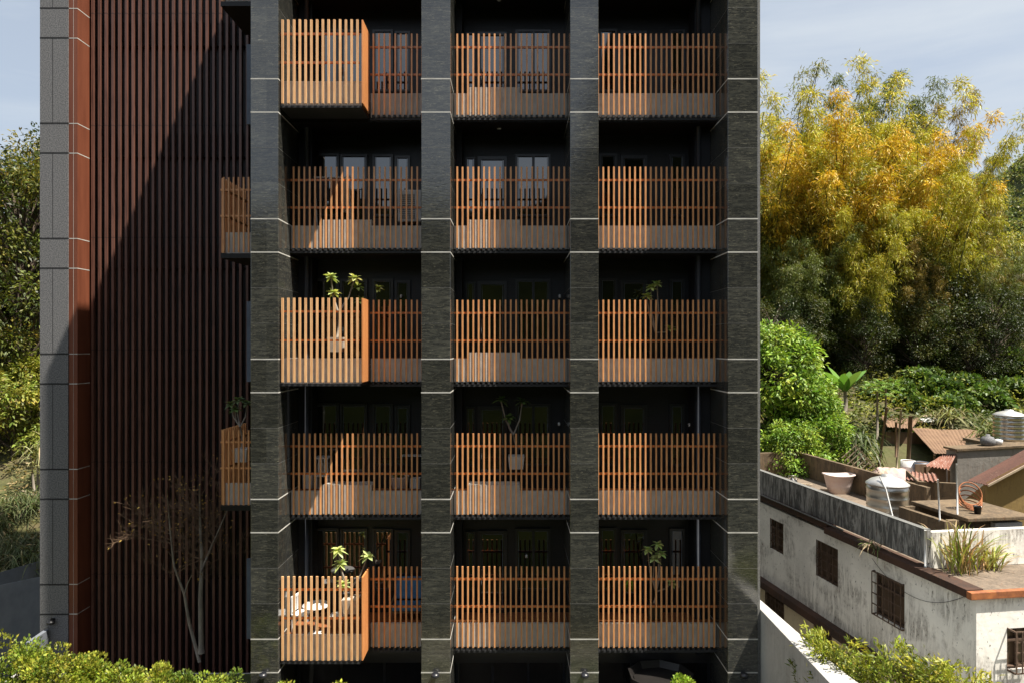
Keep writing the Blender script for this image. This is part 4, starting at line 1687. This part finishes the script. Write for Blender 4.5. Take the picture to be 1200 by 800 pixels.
# right hand maroon roof over ochre wall
t = thing('ochre_outbuilding', 'ochre walled outbuilding with low maroon sheet roof at the edge of the photo', 'outbuilding', (18, 24, 4))
A, B, C, D = P(1134, 563, 24.2), P(1158, 568, 22.4), P(1290, 497, 22.4), P(1270, 488, 25.5)
MB().corr(A, B, C, D, 9, .02, rough=.04).build('roof', 'maroon_sheet', t)
b = MB()
wz = lambda x: B[2] + (C[2] - B[2]) * (x - B[0]) / (C[0] - B[0]) - .06
b.hexa([(B[0] + .15, 22.7, 3), (C[0], 22.7, 3), (C[0], 25.2, 3), (B[0] + .45, 25.2, 3),
        (B[0] + .15, 22.7, wz(B[0] + .15)), (C[0], 22.7, wz(C[0])), (C[0], 25.2, wz(C[0]) - 1.6), (B[0] + .45, 25.2, wz(B[0] + .15) - 1.6)])
b.build('wall', 'ochre', t)
b = MB().obox((B[0], B[1] - .02, B[2] - .05), (C[0] - B[0], 0, C[2] - B[2]), (0, .04, 0), (0, 0, .07))
b.build('verge_trim', 'old_wood_pale', t)
for px, py, Y, mat, lab in ((1080, 548, 28.6, 'blue_grey', 'blue grey drum in the shade under the shack roof'), (1064, 546, 29.0, 'white_plastic', 'pale drum behind the thick dark post')):
    c = P(px, py, Y)
    tt_ = thing('oil_drum', lab, 'drum', (c[0], c[1], c[2] - .6), 'drums by the shack')
    MB().lathe((c[0], c[1], c[2] - .6), [(.28, 0), (.29, .28), (.31, .3), (.29, .32), (.29, .58), (.31, .6), (.29, .62), (.28, .86), (.26, .86), (.25, .83)], 18).build('body', mat, tt_)
    MB().lathe((c[0], c[1], c[2] + .231), [(.0, 0), (.24, 0), (.24, .01), (.0, .012)], 18).build('lid', 'rusty', tt_)
# trellis rack
t = MB()
a = Vector(P(1003, 521, 28.5)); b_ = Vector(P(1030, 552, 27.0))
d = b_ - a
for k in range(9):
    p = a + d * (k / 8)
    t.obox(p, (.05, 0, 0), (0, .03, 0), (-.55, .1, -.55))
t.obox(a + Vector((-.05, -.03, 0)), d, (0, .04, 0), (0, 0, .06))
t.obox(a + Vector((-.45, .0, -.4)), d, (0, .04, 0), (0, 0, .05))
tag(t.build('timber_trellis', 'old_wood_pale'), 'leaning grey timber trellis behind the roof parapet and tank', 'trellis')
# heap of tarpaulin and rubbish
b = MB()
gx, gy = 20, 12
cx, cy = P(1045, 550, 28.5)[0], 28.5
for j in range(gy + 1):
    for i in range(gx + 1):
        u, v = i / gx * 2 - 1, j / gy * 2 - 1
        r = max(0, 1 - u * u - v * v * .8)
        x, y = cx + u * 1.3, cy + v * 1.0
        b.v.append((x, y, 5.0 + 1.25 * r ** .6 + .16 * mnoise.noise(Vector((x * 2.6, y * 2.6, 1)))))
for j in range(gy):
    for i in range(gx):
        q = j * (gx + 1) + i
        b.f.append((q, q + 1, q + gx + 2, q + gx + 1)); b.sm.append(False)
tag(b.build('tarpaulin_heap', 'purple'), 'crumpled faded purple tarpaulin heap behind the steel tank', 'tarpaulin')
# scattered boards on the slope
boards = [(1068, 478, 36, .9, .3), (1082, 472, 37, 1.4, -.4), (1052, 470, 38, 1.1, .5), (1092, 487, 36, 1.0, .1), (1106, 482, 36.5, 1.2, -.2), (1044, 488, 35, 1.0, .9)]
for k, (px, py, Y, L, a) in enumerate(boards):
    x = P(px, py, Y)[0]
    z = ground_h(x, Y) + .12
    o = MB().obox((x, Y, z), (L * math.cos(a), L * math.sin(a) * .6, .15), (-.05, .22, .04), (0, 0, .03)).build('scrap_board', 'old_wood_pale' if k % 2 else 'old_wood')
    tag(o, ['grey board on the slope right above the thick dark post', 'long pale board lying on the slope under the leafy shrubs', 'dark board beside the papaya trees on the slope',
            'pale board lying just above the shack roof', 'dark board beside the pale blue panel on the slope', 'pale board between the leaning poles'][k], 'board', 'scrap boards on the slope')
a = P(1083, 484, 36)
tag(MB().obox((a[0], 36, ground_h(a[0], 36) + .25), (1.15, 0, .05), (.1, .7, .12), (0, 0, .04)).build('pale_panel', 'white_plastic'), 'pale blue white panel lying above the shack roof', 'panel')
# hut far up on the right with red roof and tank
t = thing('hillside_hut', 'small hut with red tin roof on the hill slope under the bamboo', 'hut', (40, 54, 10))
x0 = P(1163, 0, 54)[0]
z0 = CZ - (398 - HY) / F * 54
MB().corr((x0, 53, z0 - .55), (x0 + 5, 53, z0 - .55), (x0 + 5, 57, z0 + .1), (x0, 57, z0 + .1), 14, .04).build('roof', 'red_tin', t)
MB().box(x0 + .3, x0 + 4.8, 53.4, 56.6, 8.5, z0 - .55).build('wall', 'old_wood', t)
x1 = P(1183, 0, 55)[0]
tank('small distant steel water tank above the red tin roof', (x1, 58, z0 + .0), .5, 1.6, nb=5)

# ------------------------------------------------------------------ vegetation prototypes
def bamboo_proto(seed, Hh, spread, n_culm, pal_top, pal_low, dens=1.0, short=.42):
    """arching culms; the upper part of each carries billowing plumes of fine drooping leaf sprays"""
    rnd = random.Random(seed)
    t = thing('bamboo_clump', 'x', 'bamboo', (0, 0, 0), 'bamboo clumps on the slope')
    cu, lv = MB(), LV()
    for c in range(n_culm):
        az = c * 2.4 + rnd.gauss(0, .4)
        br = abs(rnd.gauss(0, .8))
        bx, by = br * math.cos(az), br * math.sin(az)
        az2 = az + rnd.gauss(0, .4)
        H = Hh * rnd.uniform(short, 1.0)
        lean = rnd.uniform(.25, 1.0) * spread * (1.25 - .5 * H / Hh)
        pts = []
        for k in range(15):
            s = k / 14
            out = lean * H * (.16 * s + .40 * s ** 2.4)
            zz = H * (s - .22 * lean * s ** 4)
            pts.append(Vector((bx + out * math.cos(az2), by + out * math.sin(az2), zz)))
        cu.tube(pts[:13], [.055 * (1 - .85 * k / 14) + .006 for k in range(13)], 5)
        tone = rnd.gauss(0, .28)
        # plumes: a few leafy masses along the arch
        for q in range(int(9 * max(.6, dens))):
            s = .34 + .64 * (q + rnd.random()) / (9 * max(.6, dens))
            a = min(int(s * 14), 13)
            p = np.array(pts[a].lerp(pts[a + 1], s * 14 - a))
            rad = (1.45 - .85 * s) * rnd.uniform(.7, 1.3) * Hh / 17
            pc = p + np.array([rnd.gauss(0, .45), rnd.gauss(0, .45), rnd.gauss(0, .25)]) * rad
            nsp = int(25 * dens ** .5)
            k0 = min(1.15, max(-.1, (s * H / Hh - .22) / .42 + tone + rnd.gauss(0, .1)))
            for _ in range(nsp):
                d = np.array([rnd.gauss(0, 1), rnd.gauss(0, 1), rnd.gauss(.25, .8)])
                d /= np.linalg.norm(d) + 1e-6
                m = 9
                tt = RNG.uniform(.25, 1, m)
                pos = pc + d * (rad * tt)[:, None] - np.array([0, 0, 1]) * (rad * .45 * tt ** 2)[:, None] + RNG.normal(size=(m, 3)) * .09
                ld = d * .55 + RNG.normal(size=(m, 3)) * .45 + np.array([0, 0, -.6])
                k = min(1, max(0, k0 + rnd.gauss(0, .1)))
                col = np.array(pal_low) * (1 - k) + np.array(pal_top) * k  # lower leaves are greener, and also darker to put clump shade into colour
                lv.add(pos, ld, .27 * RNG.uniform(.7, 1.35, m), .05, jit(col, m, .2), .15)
    cu.build('culms', 'culm', t)
    lv.build('foliage', 'leaf', t)
    return t


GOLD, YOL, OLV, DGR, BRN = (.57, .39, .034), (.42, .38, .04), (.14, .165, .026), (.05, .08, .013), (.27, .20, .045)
PROT = {}
PROT['gold'] = bamboo_proto(1, 17, 1.0, 36, GOLD, OLV)
PROT['yellow'] = bamboo_proto(2, 17, 1.0, 36, YOL, OLV)
PROT['olive'] = bamboo_proto(3, 17, .9, 34, BRN, DGR)
PROT['green'] = bamboo_proto(4, 17, .9, 32, (.14, .165, .038), DGR)
PROT['sparse'] = bamboo_proto(5, 18, .8, 12, (.20, .20, .06), (.15, .16, .05), .35, .7)
used = set()


def place_bamboo(kind, px, Y, topy, rz, label, wide=1.0):
    x = (px - 600) / F * Y
    g = ground_h(x, Y) - .1
    H = CZ - (topy - HY) / F * Y - g
    s = H / 17.0
    if kind not in used:
        used.add(kind)
        o = PROT[kind]
        o.location = (x, Y, g)
        o.rotation_euler = (0, 0, rz)
        o.scale = (s * wide, s * wide, s)
    else:
        o = copy_tree(PROT[kind], None, (x, Y, g), rz, (s * wide, s * wide, s))
    o['label'] = label
    return o


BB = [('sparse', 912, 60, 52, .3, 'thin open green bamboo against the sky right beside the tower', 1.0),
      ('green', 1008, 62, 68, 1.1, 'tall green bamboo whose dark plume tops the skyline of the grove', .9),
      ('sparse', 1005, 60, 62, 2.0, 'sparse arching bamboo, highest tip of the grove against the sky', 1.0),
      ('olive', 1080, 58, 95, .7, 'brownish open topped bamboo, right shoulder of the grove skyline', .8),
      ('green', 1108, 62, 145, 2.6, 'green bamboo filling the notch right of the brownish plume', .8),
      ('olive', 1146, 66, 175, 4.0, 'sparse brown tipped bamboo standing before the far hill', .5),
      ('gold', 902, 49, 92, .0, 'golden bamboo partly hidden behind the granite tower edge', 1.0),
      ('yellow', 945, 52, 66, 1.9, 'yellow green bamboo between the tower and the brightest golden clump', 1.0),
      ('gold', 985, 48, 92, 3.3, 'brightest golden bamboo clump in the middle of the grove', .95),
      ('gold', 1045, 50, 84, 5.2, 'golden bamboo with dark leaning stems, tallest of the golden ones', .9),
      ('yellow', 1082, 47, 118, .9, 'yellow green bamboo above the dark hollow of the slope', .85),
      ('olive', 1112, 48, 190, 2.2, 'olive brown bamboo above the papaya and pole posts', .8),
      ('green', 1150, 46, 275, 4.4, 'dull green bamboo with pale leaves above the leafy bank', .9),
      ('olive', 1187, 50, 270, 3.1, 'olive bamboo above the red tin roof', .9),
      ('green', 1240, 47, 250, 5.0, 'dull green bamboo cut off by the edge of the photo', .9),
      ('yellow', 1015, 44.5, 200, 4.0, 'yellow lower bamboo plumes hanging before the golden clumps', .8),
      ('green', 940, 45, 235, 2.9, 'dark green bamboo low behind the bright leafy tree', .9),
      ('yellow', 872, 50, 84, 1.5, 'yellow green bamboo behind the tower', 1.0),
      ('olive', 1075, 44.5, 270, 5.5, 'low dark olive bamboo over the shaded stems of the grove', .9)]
for a in BB:
    place_bamboo(*a)


def tree_proto(name, seed, H, cr, pal, nclump, per, leaf, trunk='bark_dark', flat=.8, low=.35, cat='tree', group=None, label='x'):
    rnd = random.Random(seed)
    t = thing(name, label, cat, (0, 0, 0), group)
    tr, lv = MB(), LV()
    tr.tube([(0, 0, -.4), (.1, .05, H * .25), (-.05, .1, H * .5), (.1, 0, H * .8)], [.028 * H, .022 * H, .016 * H, .006 * H], 8)
    for q in range(nclump):
        phi = rnd.uniform(0, 2 * math.pi)
        hz = low + (1 - low) * rnd.random() ** .8
        prof = math.sqrt(max(.02, 1 - ((hz - (low + .35 * (1 - low))) / (1 - low) * 1.35) ** 2))
        r = cr * prof * rnd.uniform(.35, 1.0) ** .6
        c = np.array([r * math.cos(phi), r * math.sin(phi), H * hz])
        root = Vector((0, 0, H * max(.15, hz - .25)))
        cv = Vector(c)
        tr.tube([root, root.lerp(cv, .5) + Vector((0, 0, .08 * H * .5)), cv], [.008 * H, .005 * H, .002 * H], 5)
        sz = cr * rnd.uniform(.16, .30)
        d = unit(RNG.normal(size=(per, 3)) * (1, 1, .75))
        pos = c + d * (RNG.uniform(.1, 1, (per, 1)) ** .5) * sz
        col = pal[rnd.randrange(len(pal))]
        ld = d + RNG.normal(size=(per, 3)) * .5 + np.array([0, 0, -.15])
        lv.add(pos, ld, leaf[0] * RNG.uniform(.7, 1.3, per), leaf[1] * RNG.uniform(.8, 1.2, per), jit(col, per, .2))
    tr.build('trunk', trunk, t)
    lv.build('crown', 'leaf', t)
    return t


def put(o, px, py, Y, rz=0, sc_=1.0, label=None, copy=False, sink=.1):
    x = (px - 600) / F * Y
    z = ground_h(x, Y) - sink
    if copy:
        o = copy_tree(o, None, (x, Y, z), rz, (sc_,) * 3)
    else:
        o.location = (x, Y, z); o.rotation_euler = (0, 0, rz); o.scale = (sc_,) * 3
    if label: o['label'] = label
    return o


BRT = [(.22, .34, .04), (.16, .27, .035), (.29, .38, .06), (.12, .2, .03)]
bt = tree_proto('leafy_tree', 11, 6.6, 2.5, BRT, 150, 95, (.24, .11), low=.08, group='bright green trees behind the old house')
put(bt, 906, 0, 33, 0, 1.0, 'bright green leafy tree against the granite tower edge behind the old house')
put(bt, 946, 0, 32, 2.0, .70, 'lower bright green leafy tree between the tall one and the strap leaved clump', True)
put(bt, 925, 0, 30.3, 4.0, .62, 'lowest bright green leafy tree directly behind the back parapet', True)
put(bt, 940, 0, 35.5, 1.2, .55, 'small bright green leafy tree left of the banana plant', True)
SHADE_DRK = [(.03, .045, .012), (.045, .065, .014), (.022, .034, .009), (.075, .08, .02)]  # dark leaf colours paint in the deep shade at the bamboo foot
dk = tree_proto('dark_tree', 12, 9, 3.6, SHADE_DRK, 90, 110, (.22, .09), low=.15, group='dark trees added as shade under the bamboo')
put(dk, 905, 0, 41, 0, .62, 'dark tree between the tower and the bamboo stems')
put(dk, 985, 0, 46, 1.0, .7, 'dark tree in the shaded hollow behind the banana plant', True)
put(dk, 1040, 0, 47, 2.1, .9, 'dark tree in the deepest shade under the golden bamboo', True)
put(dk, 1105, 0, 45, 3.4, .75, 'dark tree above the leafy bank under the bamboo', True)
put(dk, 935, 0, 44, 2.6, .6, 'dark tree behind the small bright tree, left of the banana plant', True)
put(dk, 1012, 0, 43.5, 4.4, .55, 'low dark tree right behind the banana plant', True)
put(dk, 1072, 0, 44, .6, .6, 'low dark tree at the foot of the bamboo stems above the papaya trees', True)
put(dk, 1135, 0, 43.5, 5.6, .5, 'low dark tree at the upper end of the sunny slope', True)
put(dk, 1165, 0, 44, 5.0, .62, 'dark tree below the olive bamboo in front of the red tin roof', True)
BNK = [(.08, .14, .025), (.14, .2, .035), (.05, .09, .018)]
bn = tree_proto('broad_leaf_bush', 13, 1.25, 1.5, BNK, 34, 34, (.40, .24), low=.1, cat='bush', group='broad leaved bushes on the slope')
put(bn, 1100, 0, 40, 0, .8, 'broad leaved bush in the middle of the sunny slope above the shack')
put(bn, 1128, 0, 41, 1.4, .75, 'broad leaved bush on the slope above the far end of the shack roof', True)
put(bn, 1083, 0, 42, 2.5, .8, 'small broad leaved bush left of the sunny slope bushes', True)
put(bn, 1175, 0, 45, 3.9, 1.1, 'broad leaved bush just below the red tin roof', True)
put(bn, 1148, 0, 46, 5.0, .7, 'broad leaved bush between the slope and the dull green bamboo', True)
put(bn, 1052, 0, 40, .8, .7, 'broad leaved bush behind the tops of the leaning posts', True)
put(bn, 1118, 0, 38, 2.2, .7, 'broad leaved bush right above the arching strap leaves', True)
put(bn, 1155, 0, 39, 3.0, .8, 'broad leaved bush above the pale strap leaved clump', True)
put(bn, 1068, 0, 38.5, 5.2, .55, 'small broad leaved bush above the rusty loose roofing sheet', True)
put(bn, 1192, 0, 40, 1.0, .8, 'broad leaved bush above the grey hut tank', True)
put(bn, 1022, 0, 40, 4.6, .5, 'broad leaved bush behind the strap leaved clump', True)

# left side trees
LFT = [(.06, .08, .016), (.11, .12, .02), (.20, .17, .028), (.035, .05, .012), (.13, .15, .03)]
lt_ = tree_proto('hill_tree', 14, 14.2, 4.6, LFT, 200, 150, (.26, .1), low=.2, group='trees left of the tower')
put(lt_, 26, 0, 38, 0, 1.0, 'tall olive leaved tree filling the gap left of the stone pier')
put(lt_, -70, 0, 40, 2.2, 1.0, 'tall olive leaved tree mostly outside the left edge', True)
put(lt_, 90, 0, 44, 4.1, 1.05, 'tall olive leaved tree mostly hidden by the stone pier', True)
sl_ = tree_proto('slope_bush', 15, 4.2, 2.2, [(.25, .26, .04), (.17, .2, .035), (.32, .29, .05)], 60, 90, (.24, .1), low=.1, cat='bush', group='bushes left of the tower')
put(sl_, 14, 0, 34, 0, 1.0, 'yellow green bush below the olive tree at the left edge')
put(sl_, 52, 0, 36, 2, 1.0, 'yellow green bush half hidden behind the stone pier', True)
put(sl_, -40, 0, 35, 4, 1.0, 'yellow green bush outside the left edge', True)


def blade_clump(name, label, cat, px, Y, n, L, W, col, droop, up=.8, rad=.3, group=None, trunk=None, col2=None, z=None, dry=.0):
    x = (px - 600) / F * Y
    zz = ground_h(x, Y) if z is None else z
    t = thing(name, label, cat, (x, Y, zz), group)
    lv = LV()
    hb = trunk or 0
    base = np.array([x, Y, zz + hb]) + RNG.normal(size=(n, 3)) * (rad, rad, .02 if not trunk else hb * .22)
    D = RNG.normal(size=(n, 3)) * (.6, .6, .3) + (0, 0, up)
    c = jit(col, n, .25)
    if col2 is not None:
        c = np.where(RNG.random((n, 1)) < dry, jit(col2, n, .25), c)
    lv.blades(base, D, L * RNG.uniform(.6, 1.15, n), W, c, droop, 5)
    lv.build('blades', 'leaf', t)
    if trunk:
        b = MB()
        for k in range(3):
            a = k * 2.1
            b.tube([(x + .1 * math.cos(a), Y + .1 * math.sin(a), zz - .2), (x + .3 * math.cos(a), Y + .3 * math.sin(a), zz + trunk)], [.06, .05], 6)
        b.build('stem', 'bark_pale', t)
    return t


blade_clump('strap_leaf_clump', 'dark strap leaved clump between the bright tree and the leaning poles', 'plant', 1003, 31.5, 260, 1.35, .06, (.08, .11, .035), .95, .5, .35, trunk=1.5)
blade_clump('strap_leaf_clump', 'pale strap leaved clump beside the water tank at the photo edge', 'plant', 1168, 31.5, 220, 1.3, .06, (.16, .18, .06), .95, .6, .3, trunk=1.5)
blade_clump('strap_leaf_clump', 'arching strap leaved clump above the shack roof', 'plant', 1112, 36, 150, 1.6, .06, (.17, .17, .06), .75, .6, .4, trunk=.5)
for k, (px, Y, lab) in enumerate(((8, 27.5, 'tall grass clump above the ramp wall at the left edge'), (26, 28.6, 'tall feathery grass clump above the ramp walls, middle one'), (46, 28.2, 'tall grass clump touching the grey stone pier'),
                                   (14, 30.5, 'upper grass clump below the dry bank'), (40, 30.8, 'upper grass clump beside the stone pier'), (-14, 29.5, 'grass clump outside the left edge'))):
    blade_clump('pampas_grass', lab, 'grass clump', px, Y, 420, 2.1, .035, (.085, .105, .04), .75, 1.0, .5, 'tall grass clumps above the ramp walls', col2=(.3, .25, .14), dry=.12)
blade_clump('palm_shoot', 'feathery pale palm shoot on the bank left of the stone pier', 'palm', 44, 31.5, 60, 1.5, .05, (.3, .3, .14), .7, .8, .1, trunk=1.6)
for k, (px, Y, lab) in enumerate(((962, 29.9, 'yellow grass clump behind the corner of the roof parapets'), (985, 29.6, 'yellow grass clump behind the shaded parapet'), (1003, 29.4, 'yellow grass clump beside the timber trellis'), (948, 30.2, 'yellow green grass clump left of the parapet corner'))):
    blade_clump('yellow_grass', lab, 'grass clump', px, Y, 300, 1.1, .03, (.34, .31, .05), .6, .9, .35, 'yellow grass clumps behind the parapet', z=5.6, col2=(.2, .25, .04), dry=.4)


def big_leaf_plant(name, label, cat, px, Y, hgt, n, L, W, col, droop=.35, up=.9, stem=.06, stem_mat='bark_pale'):
    x = (px - 600) / F * Y
    zz = ground_h(x, Y)
    t = thing(name, label, cat, (x, Y, zz))
    MB().tube([(x, Y, zz - .2), (x + .05, Y, zz + hgt * .5), (x, Y, zz + hgt)], [stem, stem * .8, stem * .6], 8).build('stem', stem_mat, t)
    lv = LV()
    ang = np.arange(n) * 2.4
    D = np.stack([np.cos(ang), np.sin(ang), np.full(n, up) + RNG.uniform(-.3, .5, n)], 1)
    lv.blades(np.tile((x, Y, zz + hgt), (n, 1)) + RNG.normal(size=(n, 3)) * .04, D, L * RNG.uniform(.8, 1.15, n), W, jit(col, n, .15), droop, 6)
    lv.build('leaves', 'leaf_gloss', t)
    return t


big_leaf_plant('banana_plant', 'banana plant with broad upright leaves at the edge of the dark hollow', 'banana plant', 990, 38.0, 1.2, 9, 2.0, .6, (.15, .28, .06), .25, 1.5, .13)
for px, Y, hg, lab in ((1028, 34.5, 2.4, 'papaya tree with umbrella of leaves left of the leaning poles'), (1038, 35.5, 2.2, 'second papaya tree, just behind the leaning brown pole')):
    x = (px - 600) / F * Y
    zz = ground_h(x, Y)
    t = thing('papaya_tree', lab, 'papaya tree', (x, Y, zz), 'papaya trees')
    MB().tube([(x, Y, zz - .2), (x, Y, zz + hg)], [.07, .045], 8).build('trunk', 'bark_pale', t)
    lv = LV()
    n = 16
    ang = np.arange(n) * 2.4
    el = np.linspace(-.1, .9, n)
    D = np.stack([np.cos(ang) * np.cos(el), np.sin(ang) * np.cos(el), np.sin(el)], 1)
    base = np.tile((x, Y, zz + hg), (n, 1))
    lv.blades(base, D, .6, .02, jit((.2, .26, .08), n), .15, 3)
    tips = base + D * .6 - np.array([0, 0, .09])
    for q in range(n):
        m = 7
        a = np.linspace(-1.3, 1.3, m)
        d0 = D[q]
        s0 = np.cross(d0, (0, 0, 1.0)); s0 /= np.linalg.norm(s0) + 1e-6
        dd = d0[None] * np.cos(a)[:, None] + s0[None] * np.sin(a)[:, None] + np.array([0, 0, -.25])
        lv.add(np.tile(tips[q], (m, 1)), dd, .34, .13, jit((.15, .24, .05), m, .15))
    lv.build('crown', 'leaf', t)

# juniper shrubs in the gap between wall and old house
JUN = [(.27, .29, .03), (.19, .22, .025), (.34, .33, .045), (.12, .15, .02)]


def juniper(label, px, Y, topy, rx):
    x, y, z = P(px, topy, Y)
    foot = 0.0
    t = thing('juniper_shrub', label, 'shrub', (x, Y, foot), 'junipers beside the old house')
    lv, b = LV(), MB()
    K = 60
    for q in range(K):
        phi = random.uniform(0, 2 * math.pi)
        hh = random.uniform(.25, 1.0)
        r = rx * (1.08 - hh ** 2.2 * .75) * random.uniform(.3, 1.0)
        c = Vector((x + r * math.cos(phi), Y + r * math.sin(phi), foot + (z - foot) * hh))
        b.tube([(x, Y, foot + (z - foot) * hh * .55), c], [.025, .008], 5)
        m = 120
        d = Vector((math.cos(phi) * .6, math.sin(phi) * .6, .8)).normalized()
        tt = RNG.uniform(-.5, 1, m)
        L = .5
        pos = np.array(c) + np.array(d) * (tt * L)[:, None] + RNG.normal(size=(m, 3)) * .13 * (1.1 - tt * .7)[:, None]
        ld = np.array(d) + RNG.normal(size=(m, 3)) * .5
        lv.add(pos, ld, .13 * RNG.uniform(.7, 1.3, m), .035, jit(JUN[random.randrange(4)], m, .2))
    b.tube([(x, Y, -.1), (x, Y, z * .9)], [.09, .02], 8)
    b.build('trunk', 'bark_dark', t)
    lv.build('foliage', 'leaf', t)


juniper('juniper against the low barred window, tallest tip', 972, 14.2, 764, .75)
juniper('juniper in front of the storey ledge of the old house', 1010, 13.6, 782, .8)
juniper('juniper below the middle barred window', 1052, 13.2, 786, .85)
juniper('juniper under the stained wall, right of the middle one', 1095, 13.0, 792, .8)
juniper('low juniper at the corner of the old house', 1128, 12.7, 802, .6)

# ------------------------------------------------------------------ undergrowth on the slopes (uncountable)
def scatter(name, n, box, leaf, pal, hgt, thresh=-.2, seed=0, keep=None):
    lv = LV()
    X = RNG.uniform(box[0], box[1], n)
    Y = RNG.uniform(box[2], box[3], n)
    pts, cols = [], []
    for x, y in zip(X, Y):
        k = mnoise.noise(Vector((x * .55, y * .55, seed)))
        if k < thresh: continue
        if keep and not keep(x, y): continue
        z = ground_h(x, y) + random.random() * hgt * (k - thresh + .15)
        pts.append((x, y, z))
        cols.append(pal[int((mnoise.noise(Vector((x * .3, y * .3, seed + 9))) * .5 + .5) * len(pal)) % len(pal)])
    A = np.array(pts)
    m = len(A)
    D = RNG.normal(size=(m, 3)) * (1, 1, .4) + (0, -.2, .6)
    lv.add(A, D, leaf[0] * RNG.uniform(.6, 1.3, m), leaf[1] * RNG.uniform(.7, 1.2, m), np.array(cols) * (1 + RNG.normal(size=(m, 1)) * .25))
    return tag(lv.build(name, 'leaf', origin=(0, 0, 0)), None, None, None, 'stuff')


UG = [(.13, .17, .03), (.22, .23, .04), (.06, .09, .018), (.26, .22, .07)]
o = scatter('undergrowth', 60000, (9, 52, 29.4, 60), (.26, .12), UG, 1.0, -.45, 3, lambda x, y: not (17.2 < x < 21.3 and 29.6 < y < 34.6))
tag(o, 'weedy green undergrowth covering the slope behind the old house', 'undergrowth')
o = scatter('slope_weeds', 16000, (-40, -14, 26.5, 46), (.24, .09), [(.10, .12, .03), (.17, .17, .04), (.28, .21, .1), (.07, .09, .02)], 1.0, -.3, 5)
tag(o, 'dull weeds covering the bank left of the tower', 'undergrowth')

# far woods on the hills: one mass of crowns
lv = LV()
cnt = 0
for _ in range(5200):
    x = RNG.uniform(150, 340); y = RNG.uniform(200, 335)
    z = far_h(x, y)
    r = RNG.uniform(1.6, 3.6)
    m = 30
    d = unit(RNG.normal(size=(m, 3)) + (0, 0, .5))
    col = np.array([(.16, .19, .06), (.20, .22, .07), (.13, .165, .055), (.23, .23, .08)][RNG.integers(4)])  # leaf colours paled to put the distance haze into the crowns
    lv.add(np.array([x, y, z + r * .7]) + d * r, d + RNG.normal(size=(m, 3)) * .5, 1.1, .9, jit(col, m, .2))
tag(lv.build('far_wood', 'leaf', origin=(0, 0, 0)), 'distant wooded hilltop right of the bamboo grove', 'wood', None, 'stuff')
